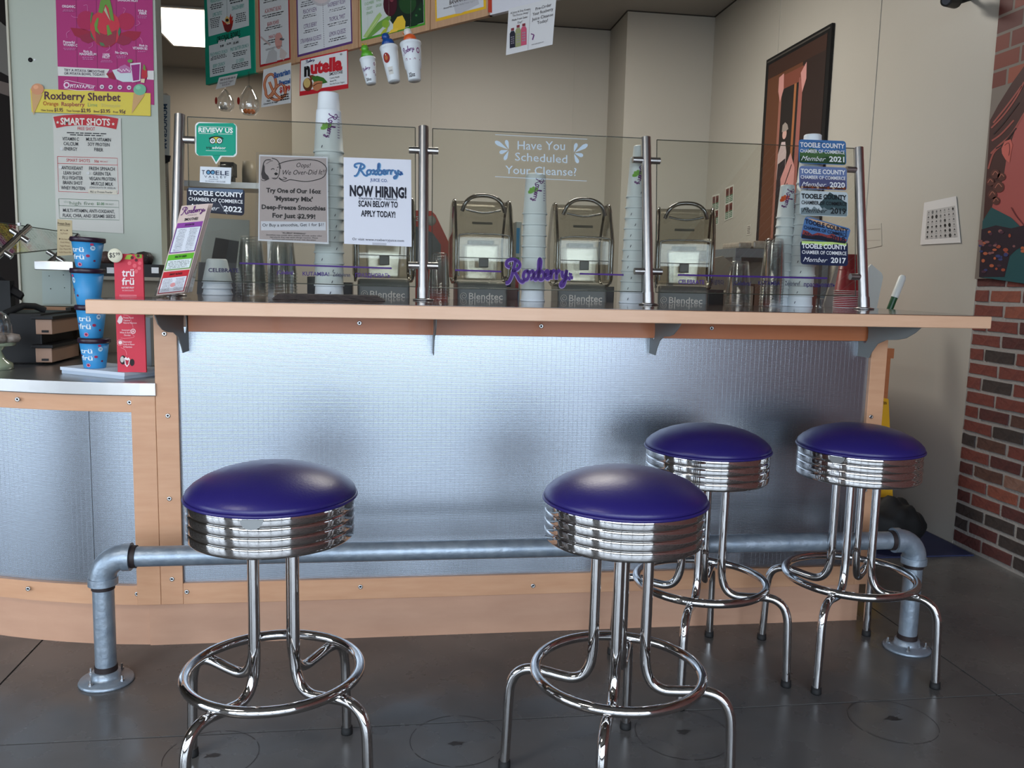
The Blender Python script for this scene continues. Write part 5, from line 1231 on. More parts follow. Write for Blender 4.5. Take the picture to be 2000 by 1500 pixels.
# two clear dangling lids with cards of fruit, tied under the first boards
for k, (cx, ytop, yb_, r_, lb) in enumerate(((440, 176, 218, 18, 'clear hanging pod with little in it, under the teal board card'), (486, 168, 226, 21, 'clear hanging pod with orange pieces, right of the other pod'))):
    c0 = atp(cx, ytop, MA + MN * .02, MN); c1 = atp(cx, yb_, MA + MN * .02, MN); hgt = c0.z - c1.z; sc = r_ / (yb_ - ytop) * hgt
    t = thing('hanging_pod', lb, 'hanging pod', (c0.x, c0.y, c1.z), 'clear hanging pods')
    MB().lathe([(.0001, 0), (sc * .55, hgt * .03), (sc * .9, hgt * .18), (sc, hgt * .36), (sc * .85, hgt * .6), (sc * .45, hgt * .85), (sc * .2, hgt), (.0001, hgt)], (c0.x, c0.y, c1.z), 26).build('pod', M_CUP, t)
    MB().slab([Vector((c0.x, c0.y, c1.z + hgt * .98)) + MD * .008, Vector((c0.x, c0.y, c1.z + hgt * .98)) - MD * .008, Vector((c0.x, c0.y, 2.205)) - MD * .008, Vector((c0.x, c0.y, 2.205)) + MD * .008], MN, .001).build('tape', M_TAPE, t)
    e = Vector((c0.x, c0.y, c1.z + hgt * .45)) + MN * (sc * 1.0) - MD * .012
    MB().add([e + MD * (.012 * math.cos(a)) + Vector((0, 0, .018 * math.sin(a))) for a in [2 * PI * q / 14 for q in range(14)]], [tuple(range(14))]).build('strawberry_print', flat(150, 40, 28), t)
    for q in range(3 if k else 2):
        bmk = MB().lathe([(.0001, -.012), (.011, -.006), (.013, .003), (.006, .012), (.0001, .013)], (c0.x + (q - 1) * .016, c0.y + .004 * q, c1.z + .02), 10)
        bmk.build('filling', flat(*((206, 110, 50) if k else (176, 170, 158))), t)
s = hung('shelf_card', 'small white card hung over the left clear pod', 'card', [(428, 151.5), (464, 144), (458, 166), (421, 174.5)], flat(214, 210, 206), .03)
s.S(430, 153, 460, 160, 1, (150, 140, 140), -.2, seed=2); s.T('Granola & Yogurt', 429, 164.5, 456, 158.5, 3.4, (90, 80, 80), bold=.01); s.S(432, 163, 452, 171, 1, (170, 160, 160), -.2, seed=3); s.done()

# three sample cups with rubber ducks, hung in front of the green board
for k, (xt, yt, rt_, xb_, yb_, rb_, dk, cc, lb) in enumerate((
        (718, 115, 15.5, 725, 164, 10, (96, 176, 50), (222, 190, 60), 'small white sample cup with a green crowned duck on its rim'),
        (759, 92, 17.5, 770, 160, 11.5, (24, 74, 150), (24, 74, 150), 'tall plain white sample cup with a blue duck, middle of the three'),
        (801.5, 84, 20.5, 810, 158, 12.5, (228, 226, 220), (226, 96, 40), 'largest white sample cup with a white and orange duck'))):
    off = .10; a = atp(xt, yt, MA + MN * off, MN); b = atp(xb_, yb_, MA + MN * off, MN); ax = a - b; L_ = ax.length; pxm = L_ / math.hypot(xt - xb_, yt - yb_)
    RT_, RB_ = rt_ * pxm, rb_ * pxm; A = ax.normalized()
    t = thing('sample_cup', lb, 'cup', tuple(b), 'sample cups with ducks')
    lower = [(.0001, 0), (RB_ * .92, 0), (RB_, .003)]
    if k == 2: lower += [(RB_ * 1.12, L_ * .3), (RB_ * 1.3, L_ * .34)]
    MB().lathe(lower + [(RT_ * .94, L_ * .82), (RT_ * .95, L_ * .93), (RT_, L_ * .94), (RT_ * 1.02, L_ * .97), (RT_, L_), (RT_ * .9, L_), (RT_ * .88, L_ * .93), (.0001, L_ * .93)], b, 32, axis=A).build('cup', M_WHITE, t)
    f = A * L_; dpos = b + f + MN * RT_ * .0
    MB().lathe([(.0001, -.004), (.02, 0), (.026, .012), (.022, .026), (.008, .034), (.0001, .035)], dpos, 18, axis=A).build('duck_body', mat('duck_%d' % k, dk if k != 2 else (226, 96, 40), .3), t)
    MB().lathe([(.0001, -.004), (.012, .0), (.0165, .012), (.013, .024), (.0001, .029)], dpos + A * .03 - MD * .008, 18, axis=A).build('duck_head', mat('duck_head_%d' % k, dk, .3), t)
    MB().lathe([(.0001, .012), (.004, .006), (.006, 0), (.0001, -.001)], dpos + A * .042 - MD * .024 + MN * .004, 8, axis=-MD).build('beak', mat('beak_orange', (230, 130, 40), .4), t)
    if k == 0:
        for q in range(5):
            an = 2 * PI * q / 5; X_ = MD * math.cos(an) + MN * math.sin(an)
            MB().lathe([(.004, 0), (.0001, .011)], dpos + A * .056 - MD * .008 + X_ * .009, 6, axis=A).build('crown_point', mat('crown_yellow', cc, .4), t)
    top = dpos + A * .05
    MB().tube([dpos + Vector((0, 0, .01)) - MN * .0, Vector((dpos.x, dpos.y, 3.464))], .0006, 5).build('thread', M_TAPE, t)
    # prints
    toc = (CAM - b); toc = (toc - A * toc.dot(A)).normalized(); sd = A.cross(toc)
    def rad(v): return (RB_ + (RT_ * .94 - RB_) * v / .82) if k != 2 or v > .36 else RB_ * 1.06
    def onc(an, v): return b + A * (L_ * v) + (toc * math.cos(an) + sd * math.sin(an)) * (rad(v) + .0012)
    if k != 1:
        V, Fc = script_name(.3, True); a0, a1, v0, v1 = (-1.0, .35, .62, .8) if k == 2 else (-1.1, .2, .42, .58)
        MB().add([onc(a0 + (a1 - a0) * x, v0 + (v1 - v0) * y_ + .05 * x) for x, y_ in V], Fc).build('logo', flat(110, 44, 120), t)
        mb = MB(); rnd = random.Random(k)
        for (an, v, rr_) in ((.75, .72, .12), (-.7, .5, .07), (-.25, .46, .08), (.3, .48, .07), (1.0, .45, .09)) if k == 2 else ((.9, .7, .1), (.75, .4, .1), (1.1, .3, .08), (-.6, .3, .06)):
            n = 16; V = []
            for q in range(n):
                aa = 2 * PI * q / n
                for r2 in (rr_, rr_ * .6): V.append(onc(an + r2 * 1.7 * math.cos(aa), v + r2 * .62 * math.sin(aa)))
            mb.add(V, [(2 * q, 2 * q + 1, (2 * q + 3) % (2 * n), (2 * q + 2) % (2 * n)) for q in range(n)])
        mb.build('ring_print', flat(140, 60, 110), t, kind='stuff')
        tx = '32oz' if k == 2 else '20oz'
        V, Fc, W = glyphs(tx, .02); MB().add([onc(-.75 + .9 * x / W, .06 + .13 * y_ * 1.2) for x, y_ in V], Fc).build('lettering', flat(50, 40, 50), t)
    else:
        MB().add([onc(-.5 + .45 * math.cos(a_), .62 + .14 * math.sin(a_)) for a_ in [2 * PI * q / 18 for q in range(18)]], [tuple(range(18))]).build('red_seal', flat(150, 40, 34), t)
        MB().add([onc(-.5 + .2 * math.cos(a_), .62 + .07 * math.sin(a_)) + toc * .0006 for a_ in [2 * PI * q / 8 for q in range(8)]], [tuple(range(8))]).build('red_seal', flat(190, 110, 60), t)
        MB().add([onc(-.6, .15) + toc * .001, onc(.1, .15) + toc * .001, onc(.1, .36) + toc * .001, onc(-.6, .36) + toc * .001], [(0, 1, 2, 3)]).build('paper_tag', flat(214, 212, 206), t)
        V, Fc, W = glyphs('Cereal Box', .01); MB().add([onc(-.5 + .5 * x / W, .23 + .06 * y_) + toc * .0016 for x, y_ in V], Fc).build('lettering', flat(50, 40, 50), t)
# ================================================================== POSTERS ON THE PALE GREEN PILLAR
def on_pillar(name, label, cat, q, m, off=.003, th=.002, **k): return Sign(name, label, cat, [at(*p, 'y', 1.0 - off) for p in q], m, th, **k)
MG = (176, 46, 116)
s = on_pillar('fruit_poster', 'large magenta dragon fruit poster at the top of the green pillar', 'poster', [(107, -60), (297, -60), (301, 205), (114, 175)], flat(*MG))
for x0, x1 in ((147.5, 152), (187, 191), (226, 229.5), (263, 267)): s.L([(x0, -55), (x1, 176)], .9, (130, 34, 88), 'panel_line', sub=0)
RD1, RD2 = (180, 34, 66), (206, 52, 70)
s.E(168, 40, 18, (176, 34, 84), lay=1, ry=19); s.E(246, 42, 17, (182, 36, 78), lay=1, ry=17); s.G([(137, 54), (160, 56), (180, 62), (176, 72), (158, 75), (146, 70)], (158, 28, 60), lay=1); s.G([(276, 62), (250, 60), (232, 66), (238, 76), (262, 80), (272, 72)], (162, 28, 60), lay=1)
s.G([(154, 70), (176, 64), (188, 78), (172, 85), (160, 80)], (148, 34, 66), lay=2); s.G([(259, 76), (236, 67), (224, 82), (240, 89), (252, 86)], (150, 36, 68), lay=2)
s.G([(176, 40), (182, 30), (193, 22), (198, 10), (213, 10), (221, 26), (230, 34), (234, 48), (234, 66), (228, 82), (216, 91), (204, 93), (190, 87), (180, 74), (176, 58)], RD2, lay=3)
s.G([(186, 60), (206, 68), (228, 58), (226, 82), (214, 91), (200, 92), (188, 84)], (150, 48, 66), lay=4)
GRN = (106, 150, 62)
s.G([(192, 24), (196, 2), (203, -12), (212, -12), (216, 4), (220, 22), (223, 42), (216, 38), (212, 16), (206, 8), (200, 26)], GRN, lay=5); s.G([(206, 12), (212, 30), (216, 42), (209, 30), (203, 20)], (176, 186, 150), lay=6)
s.G([(176, 38), (178, 24), (182, 24), (180, 34), (177, 48)], (84, 122, 74), lay=5); s.G([(184, 48), (190, 34), (193, 36), (190, 54), (196, 68), (186, 60)], GRN, lay=5); s.G([(208, 50), (212, 48), (216, 60), (219, 66), (210, 70)], GRN, lay=5); s.G([(176, 58), (182, 72), (188, 82), (178, 72)], (70, 116, 80), lay=5); s.G([(234, 52), (236, 62), (232, 72), (230, 62)], (70, 116, 90), lay=5); s.G([(194, 82), (202, 84), (205, 90), (197, 89)], (80, 120, 80), lay=5)
WP = (240, 214, 232)
for tx, a, ya, b, yb, h_ in (('ORGANIC', 121, 14.5, 147, 15.5, 5), ('Powerful', 123.5, 83.5, 146, 85, 4.5), ('VITAMIN C', 123.5, 89.5, 151, 91, 4.8), ('Rich in', 163, 102, 180, 103, 4.2), ('MAGNESIUM', 155, 107.5, 188, 108.5, 4.8), ('100%', 201, 109, 214.5, 109.5, 5), ('FRUIT', 200, 113.8, 214.5, 114.3, 4.6), ("No GMO's", 225, 104.5, 250, 107, 4.8), ('High in', 270, 22.5, 287, 23.5, 4.2), ('FIBER', 272, 28, 287, 28.5, 4.6), ('Rich in', 272, 90.5, 288, 91.5, 4.2), ('VITAMIN B2', 259, 96, 288, 97.5, 4.8), ('DRAGON FRUIT', 230, 2, 270, 4, 5)):
    s.T(tx, a, ya, b, yb, h_, WP, bold=.03, lay=6)
for q, sd_ in (((121, 18, 146, 23, 2), 1), ((123.5, 93, 148, 98, 2), 2), ((158, 110, 186, 117, 2), 3), ((196, 116.5, 220, 122, 2), 4), ((226, 108, 248, 114, 2), 5), ((268, 30, 287, 36, 2), 6), ((268, 99, 287, 102, 1), 7)): s.S(*q, (204, 120, 172), .02, seed=sd_, lay=6)
for pts in ([(163, 11), (170, 10), (171, 22)], [(139, 30), (143, 33), (152, 34)], [(136, 60), (130, 65), (131, 74)], [(240, 15), (245, 18), (241, 26)], [(269, 40), (273, 46), (264, 51)], [(273, 73), (277, 78), (278, 84)], [(180, 83), (180, 90), (173, 94)], [(213, 89), (214, 95), (207, 100)], [(233, 87), (234, 93), (239, 97)]): s.L(pts, .7, (214, 130, 180), 'pointer_line', lay=6)
s.G([(112.5, 130), (214, 135), (209, 143), (212, 152), (113.5, 148)], (222, 218, 214), 'ribbon', lay=3); s.G([(288, 138), (300.3, 138), (300.5, 156), (287, 155)], (222, 218, 214), 'ribbon', lay=3)
s.T('TRY A PITAYA SMOOTHIE', 125, 139, 204, 142.5, 5, (70, 50, 70), bold=.01, lay=6); s.T('OR PITAYA BOWL TODAY!', 125, 145.5, 204, 148.5, 5, (70, 50, 70), bold=.01, lay=6)
s.G([(207, 144), (222, 140), (225, 156), (214, 153)], (150, 30, 56), lay=4); s.G([(219, 137), (232, 134), (258, 137), (258, 160), (240, 160), (228, 155)], (210, 220, 224), lay=5)
s.G([(228, 138), (234, 130), (244, 126), (254, 132), (256, 142), (236, 143)], (186, 110, 160), lay=6)
for k in range(9): s.E(232 + 2.9 * k, 135 + (k * 7 % 5), 1.5, (232, 206, 224), lay=7, n=8)
s.G([(254, 124), (275, 122), (274, 158), (258, 161)], (224, 214, 224), lay=7); s.G([(256, 127), (273, 125), (272, 156), (260, 158)], (156, 36, 120), lay=8); s.E(254, 119, 5, (110, 150, 80), lay=9, ry=3.5)
s.G([(277, 138), (282, 126), (287, 138), (288, 150), (282, 155), (276, 150)], (190, 40, 56), lay=8); s.G([(279, 135), (281, 125), (284, 130), (284, 138)], GRN, lay=9); s.G([(275, 154), (283, 154), (282, 162), (275, 161)], (222, 204, 170), lay=9)
s.E(130, 166, 6, WP, lay=6); s.E(130, 166, 3.4, MG, lay=7); s.T('PITAYA', 137, 171, 166, 172, 6.5, WP, bold=.03, lay=6); s.T('Plus', 166, 172.3, 184, 173, 6.5, WP, shear=.3, bold=.02, lay=6)
s.L([(125, 172), (150, 176.5), (184, 176)], .9, WP, lay=6); s.L([(125, 160), (131, 157), (150, 161), (186, 168)], .9, WP, lay=6)
for cx in (199, 216, 234, 252): s.E(cx, 169.5 + (cx - 199) * .03, 4.2, (226, 214, 224), lay=6); s.E(cx, 169.8 + (cx - 199) * .03, 2.4, (110, 90, 110), lay=7, ry=1.5)
s.done()
YL = (226, 204, 80)
s = on_pillar('sherbet_banner', 'yellow sherbet price banner with two ice cream cones across the green pillar', 'banner', [(59, 173), (294, 182), (294, 226.5), (62, 219)], flat(*YL), off=.006)
BR_ = (80, 40, 60)
s.T('Roxberry Sherbet', 86.5, 193.5, 235.5, 197.5, 15, BR_, bold=.02)
s.T('Orange', 84, 205.5, 114, 206.5, 8, (186, 90, 40), bold=.01); s.T('Raspberry', 120, 206.8, 165, 208, 8, (160, 60, 70), bold=.01); s.T('Lime', 171.5, 208, 190, 208.4, 7.5, (140, 170, 110)); s.T('Pineapple', 198, 208.8, 235, 209.5, 7.5, (214, 200, 120))
s.T('One Scoop', 80, 217, 104, 217.6, 4, BR_, bold=.01); s.T('$1.95', 106, 217.6, 123, 218, 7, BR_, bold=.02); s.T('Two Scoops', 129.5, 218.2, 156.5, 218.6, 4, BR_, bold=.01); s.T('$2.95', 158, 218.8, 177, 219.3, 7, BR_, bold=.02); s.T('Bowl', 183, 219.4, 194, 219.7, 4, BR_, bold=.01); s.T('$3.95', 196, 220, 215, 220.6, 7, BR_, bold=.02); s.T('Fruit', 221, 220.6, 231, 220.8, 4, BR_, bold=.01); s.T('95¢', 233, 221, 245, 221.4, 7, BR_, bold=.02)
for cx, cy, tx_, ty, c_ in ((73, 174, 65, 225, (214, 150, 110)), (273, 175, 257, 222, (120, 184, 150))):
    s.G([(cx - 12, cy + 6), (cx + 10, cy + 10), (tx_, ty)], (208, 164, 112), 'cone', lay=3); s.E(cx, cy, 12.5, c_, 'scoop', lay=4, ry=11); s.E(cx - 3, cy - 4, 5, tuple(min(255, q + 22) for q in c_), 'scoop', lay=5, ry=4)
s.done()
s = on_pillar('smart_shots_sheet', 'tall off-white SMART SHOTS price sheet with a red arched heading on the pillar', 'sign', [(103, 226), (236, 231), (241, 456), (110, 448)], flat(206, 204, 196), off=.0045)
RR = (190, 44, 52); DK = (52, 52, 56)
s.G([(104, 228), (125, 225), (150, 223.5), (180, 224), (205, 226.5), (231, 231.5), (227, 252.5), (205, 248), (180, 245), (150, 244.5), (128, 246.5), (110, 250)], RR, lay=2)
s.T('SMART SHOTS', 118, 243, 215, 245, 13, (230, 224, 214), bold=.03, lay=4)
for cx in (112.5, 221): s.G([(cx + (3.4 if k % 2 == 0 else 1.5) * math.cos(PI / 2 + k * PI / 5), 239 + (cx - 112) * .03 - (3.4 if k % 2 == 0 else 1.5) * math.sin(PI / 2 + k * PI / 5)) for k in range(10)], (230, 224, 214), 'star', lay=4)
s.T('FREE SHOT', 151.5, 254, 185.5, 255, 6.5, RR, bold=.0); s.S(130, 257, 208, 265, 2, DK, .03, seed=2)
for tx, a, ya, b, yb in (('VITAMIN C', 121.5, 274, 154, 275), ('CALCIUM', 124, 283.5, 152.5, 284.5), ('ENERGY', 126, 293.5, 151, 294.5), ('MULTI-VITAMIN', 168, 275, 216.5, 276.5), ('SOY PROTEIN', 171.5, 284.5, 214, 286), ('FIBER', 184, 295, 201.5, 296)): s.T(tx, a, ya, b, yb, 6.6, DK, bold=.015)
def frame(x0, y0, x1, y1, x2, y2, x3, y3, c_, w_=.9):
    s.L([(x0, y0), (x1, y1), (x2, y2), (x3, y3), (x0, y0)], w_, c_, 'frame_line', lay=2, sub=0)
frame(112, 305.5, 229, 309, 231.5, 378, 114.5, 374, RR); s.L([(112.5, 319), (229.5, 322.5)], .9, RR, sub=0, lay=2)
s.T('SMART SHOTS', 129.5, 315.5, 175.5, 317, 6, RR); s.T('50¢', 184, 317, 193, 317.3, 4.6, RR, bold=.01); s.T('PER SHOT', 195.5, 317, 211, 317.5, 3, RR)
for tx, a, ya, b, yb in (('ANTIOXIDANT', 120, 330.5, 162, 332), ('LEAN SHOT', 124, 340.5, 158.5, 341.8), ('FLU FIGHTER', 122, 350, 162, 351.3), ('BRAIN SHOT', 123, 359.5, 161, 361), ('WHEY PROTEIN', 119, 369.5, 166, 371.3), ('FRESH SPINACH', 174, 332, 224, 333.5), ('GREEN TEA', 182, 342, 216.5, 343), ('VEGAN PROTEIN', 174, 351.8, 225, 353.3), ('MUSCLE MILK', 178, 361.5, 221, 363)): s.T(tx, a, ya, b, yb, 6.6, DK, bold=.015)
s.T('(CHOCOLATE OR VANILLA)', 175, 367.5, 225.5, 369, 3.4, DK); s.G([(172, 369.5), (228, 371.5), (229, 380), (173, 378)], (216, 208, 190), 'tape_slip', lay=3); s.T('PB2 or Protein Powder', 176, 376.5, 220, 377.5, 4, DK, lay=5)
frame(114.5, 388, 231.5, 392, 233, 430, 116, 426, (80, 110, 84), .8); s.L([(115, 401.5), (232, 405)], .8, (80, 110, 84), sub=0, lay=2)
s.T('the', 124, 396, 136, 396.5, 5, (180, 190, 176)); s.T('high five', 136, 399.5, 183, 400.5, 6.5, (112, 130, 108), bold=.0); s.T('$1.00', 189, 400, 203.5, 400.6, 5, (60, 120, 70), bold=.02); s.T('PER SHOT', 206, 400, 222, 400.5, 3, (80, 110, 84))
s.T('MULTI-VITAMIN, ANTI-OXIDANT,', 123, 413.5, 224, 416.5, 6.4, DK, bold=.015); s.T('FLAX, CHIA, AND SESAME SEEDS', 122.5, 423.5, 225, 426, 6.4, DK, bold=.015)
for cx, cy in ((120, 291), (172, 338), (118, 326)): s.E(cx, cy, 3.4, (216, 216, 214), 'torn_patch', lay=5, n=7)
s.done()
# screw hole and plug in the panel
mb = MB().lathe([(.0001, -.001), (.009, -.001), (.009, .002)], at(59.5, 117, 'y', 1.0), 14, axis=(0, 1, 0)); mb.build('screw_hole', M_BLACK, pl)
MB().lathe([(.0001, -.0015), (.004, -.0015), (.005, .002)], at(68, 117, 'y', 1.0), 10, axis=(0, 1, 0)).build('plug', M_PAPER, pl)
MB().slab([at(82, 529, 'y', .994), at(138, 529, 'y', .994), at(138.5, 594, 'y', .994), at(83, 594, 'y', .994)], (0, -1, 0), .006).build('patch_panel', mat('pale_grey_green_patch', (176, 190, 184), .45), pl)
for q in ((96, 539), (124, 537), (99, 564), (126, 562)): MB().lathe([(.0001, -.0012), (.002, -.0012), (.002, .001)], at(*q, 'y', .994), 8, axis=(0, 1, 0)).build('screw', M_BLACK, pl)

# thin post and hanging sheets behind the pillar
a = at(313, 400, 'y', 1.5); b = at(331, 400, 'y', 1.5)
post = struct(MB().box(a.x - .25, b.x, 1.5, 1.56, 0, at(320, 182, 'y', 1.5).z).build('trim_21', M_RECESS))
s = Sign('appliance_carton_label', 'narrow white vertical sheet with dark upright letters behind the pillar edge', 'sign', [at(*p, 'y', 1.495) for p in [(312, 184), (332.5, 187), (331, 304), (310, 300)]], flat(176, 176, 168), .003)
s.o.name = 'vertical_sign'
V, Fc, W = glyphs('MONOGRAM', .03); A = s.X(318.5, 203, 2); Bv = s.X(317.5, 290, 2) - A; Uv = s.X(326.5, 203, 2) - A
s.mb('lettering', (28, 52, 76)).add([A + Bv * (x / W) + Uv * (y / .7) for x, y in V], Fc); s.done()
MB().slab([at(*p, 'y', 1.49) for p in [(322, 303), (333, 304), (331, 315), (320, 320)]], (0, -1, 0), .01).build('clip', M_BLACK, s.par)
s = Sign('paper_list', 'curled typed paper list on the narrow post right of the pillar', 'paper sheet', [at(*p, 'y', 1.492) for p in [(311, 340), (325, 346), (327, 423), (309, 420)]], flat(168, 164, 154), .002)
s.S(312, 350, 325, 416, 18, (96, 92, 88), .1, seed=4, fill=.9); s.done()

# ================================================================== LEFT: dark cooler, little guard, shelf
t = thing('cooler_cabinet', 'tall dark cooler cabinet at the far left behind the green pillar', 'cooler', (-1.6, 1.9, 0))
MB().box(-2.6, -.80, 1.6, 2.3, 0, 3.3).build('body', mat('cooler_black', (30, 24, 21), .7, spec=.15), t)
MB().slab([at(-60, 30, 'y', 1.585), at(0, 42, 'y', 1.585), at(14, 54, 'y', 1.585), at(19, 150, 'y', 1.585), at(0, 140, 'y', 1.585), at(-60, 130, 'y', 1.585)], (0, -1, 0), .012).build('grey_panel', mat('cooler_grey_panel', (92, 86, 78), .5), t)
MB().slab([at(-60, 152, 'y', 1.59), at(0, 158, 'y', 1.59), at(28, 166, 'y', 1.59), at(29, 192, 'y', 1.59), at(0, 182, 'y', 1.59), at(-60, 160, 'y', 1.59)], (0, -1, 0), .008).build('brown_rail', mat('brown_rail', (84, 66, 54), .5), t)

t = thing('small_sneeze_guard', 'small tilted glass guard on chrome rods at the far left', 'glass guard', (-.9, .8, 1.1))
def rod(a, b, ya, yb, r=.0125):
    return at(*a, 'y', ya), at(*b, 'y', yb)
p0, p1 = rod((-18, 512), (57, 443), .50, .70); q0, q1 = rod((96, 513), (153, 459), .84, .96)
MB().tube([p0 - (p1 - p0) * .7, p1], .0125, 16).build('rod', M_CHROME, t); MB().tube([q0, q1], .0105, 16).build('rod', M_CHROME, t)
for c_, d_, (a, b) in ((.30, .0, (p0, p1)), (.74, 0, (p0, p1)), (.22, 0, (q0, q1))):
    c = a + (b - a) * c_; MB().tube([c - Vector((.03, 0, -.02)), c + Vector((.03, 0, -.02))], .011, 14).build('clamp', M_CHROME, t)
g0, g1, g2, g3 = p1 + Vector((-.4, -.02, .05)), q1, q0 + Vector((0, 0, -.0)), p0 + Vector((-.4, 0, .02))
gt = [at(-70, 424, 'y', .66), at(152, 457, 'y', .95), at(100, 517, 'y', .84), at(-70, 505, 'y', .48)]
n_ = (gt[1] - gt[0]).cross(gt[3] - gt[0]).normalized(); n_ = n_ if n_.y < 0 else -n_
gt[2] = gt[2] - n_ * ((gt[2] - gt[0]).dot(n_))
MB().slab(gt, n_, .006).build('glass_pane', M_GLASS, t)
mb = MB()
for a, b in ((0, 1), (1, 2), (2, 3)): mb.tube([gt[a], gt[b]], .0018, 6)
mb.build('polished_edge', mat('dark_glass_edge', (66, 70, 62), .2), t)
MB().box(at(35, 437, 'y', .68).x - .0, at(40, 437, 'y', .68).x, .675, .685, at(38, 441, 'y', .68).z, at(38, 435, 'y', .68).z).build('corner_cap', M_PAPER, t)
a = at(67, 527, 'y', .72); b = at(142, 511, 'y', .72)
t2 = thing('shelf_ledge', 'short stainless ledge fixed to the pillar behind the small guard', 'shelf', (a.x, .72, a.z))
MB().box(a.x, b.x, .72, .993, a.z, b.z).build('ledge', M_STEEL, t2, bevel=.003)
for p_ in (g3,): pass
# cream price card hung on the little guard
s = Sign('protein_card', 'tall cream protein shots price card hung by the small guard', 'card', [at(*p, 'y', .70) for p in [(112, 428), (140.5, 430.5), (142, 498), (111.5, 500)]], flat(196, 178, 140), .002)
s.T('Protein Shots', 112.5, 438.5, 137, 440, 5, (80, 60, 40), bold=.01); s.L([(112.5, 440), (137, 441.5)], .6, (80, 60, 40), sub=0, lay=2)
for tx, a, b, yy in (('Free', 122, 128, 451), ('Soy Protein', 118, 132, 457), ('50¢ Each', 119.5, 132, 468.5), ('Gold Whey', 118, 136, 474.5), ('Vegan Protein', 117, 137, 481.5), ('Choc. Muscle Milk', 116, 139, 487.5), ('Vanilla Muscle Milk', 114.5, 139.5, 494)): s.T(tx, a, yy, b, yy + .6, 3.4, (140, 112, 84))
for x, y_ in ((119, 449.5), (131, 449.8), (116.5, 466.5), (134.5, 467)): s.G([(x - 1.6, y_), (x, y_ - 1.6), (x + 1.6, y_), (x, y_ + 1.6)], (90, 66, 46), 'diamond', lay=2)
s.done()

# black shelf with round chocolate muffins in front of the pillar
a = at(196, 545, 'y', .93); b = at(311, 517, 'y', .93)
t = thing('pastry_shelf', 'black shelf with small labels in front of the pillar foot', 'shelf', (-.3, .93, a.z))
MB().box(at(150, 530, 'y', .93).x, b.x, .93, 1.01, a.z + .012, b.z).build('shelf', M_BLACK, t)
MB().box(at(150, 530, 'y', .93).x, b.x + .01, .925, 1.01, a.z - .002, a.z + .012).build('shelf_lip', mat('tan_lip', (140, 130, 112), .5), t)
for px in (216, 303):
    q = at(px, 528, 'y', .928); V, Fc, W = glyphs('E', .02)
    MB().box(q.x - .014, q.x + .014, .926, .93, q.z - .012, q.z + .012).build('label', M_PAPER, t)
zt_ = b.z
for k, (px, r_, c_) in enumerate(((207, .034, (92, 66, 58)), (232, .03, (58, 44, 40)), (258, .03, (52, 40, 38)), (281, .036, (48, 36, 34)))):
    p = at(px, 515, 'y', .965)
    o = MB().lathe([(.0001, 0), (r_ * .8, 0), (r_ * 1.0, r_ * .5), (r_ * 1.05, r_ * .9), (r_ * .7, r_ * 1.35), (.0001, r_ * 1.5)], (p.x, .968, zt_), 22).build('muffin', mat('muffin_%d' % k, c_, .6, noise=(60, .7, tuple(int(q * .6) for q in c_)), bump=(80, .5)))
    tag(o, ['pinkish brown muffin at the left end of the black shelf', 'second dark muffin from the left on the black shelf', 'third dark muffin, behind the round price tag', 'dark muffin at the right end of the black shelf'][k], 'muffin', 'muffins on the black shelf')

# wooden corner behind the serving counter and the black equipment
t = thing('wood_cubby', 'maple corner panels behind the black dispenser on the serving counter', 'panel', (-.6, .9, .873))
x0 = at(82, 600, 'y', .98).x; x1 = at(137, 600, 'y', .98).x
MB().box(x0, x1, .965, .985, .873, at(100, 599, 'y', .98).z).build('back_panel', M_WOOD, t)
MB().box(x0 - .02, x0, .62, .985, .873, at(100, 599, 'y', .98).z).build('side_panel', M_WOOD, t)
MB().box(x1, x1 + .02, .93, .985, .873, at(100, 599, 'y', .98).z).build('dark_edge', mat('dark_edge_strip', (40, 34, 28), .5), t)
t = thing('hinge_block', 'dark grey wedge block on the maple back panel', 'block', (-.55, .95, 1.0))
MB().slab([at(112, 668, 'y', .955), at(124, 661, 'y', .955), at(137, 663, 'y', .955), at(138, 680, 'y', .955), at(116, 676, 'y', .955)], (0, -1, 0), .03).build('block', M_BLACK, t)

SZ = .8735
t = thing('cup_dispenser', 'black box dispenser with two tan drawers at the left of the serving counter', 'dispenser', (-.75, .62, SZ))
xl_, xr_ = at(-70, 700, 'y', .5).x, at(84, 700, 'y', .5).x
MB().box(xl_, xr_, .5, .8, SZ, at(40, 612, 'y', .5).z).build('body', M_BLACK, t, bevel=.006)
q = [at(18, 610, 'y', .46), at(68, 597, 'y', .6), at(78, 603, 'y', .62), at(60, 612, 'y', .5)]
MB().tube([at(10, 612, 'y', .5), at(45, 597, 'y', .55), at(68, 598, 'y', .6), at(88, 606, 'y', .62)], .012, 10).build('lid_handle', M_BLACKM, t)
for (ya_, yb_, y0_) in ((624, 653, .47), (680, 708, .47)):
    a = at(70, yb_, 'y', y0_); b = at(101, ya_, 'y', y0_)
    MB().box(a.x, b.x, y0_, .74, a.z, b.z).build('drawer', mat('tan_box', (150, 116, 94), .5), t, bevel=.003)
    MB().box(a.x - .01, b.x + .008, y0_ - .012, .74, b.z, b.z + .012).build('drawer_lid', M_BLACK, t, bevel=.002)
    MB().box(b.x - .035, b.x - .012, y0_ - .003, y0_, (a.z + b.z) / 2 - .02, (a.z + b.z) / 2 - .012).build('slot', M_BLACK, t)
t = thing('tilted_tray', 'black tilted tray leaning above the black dispenser at far left', 'tray', (-.9, .52, 1.13))
zt2 = at(40, 612, 'y', .5).z
MB().slab([at(-70, 470, 'y', .66), at(3, 541, 'y', .60), at(46, 572, 'y', .56), at(40, 582, 'y', .55), at(-70, 520, 'y', .62)], (.2, -.8, .5), .02).build('tray', M_BLACK, t)
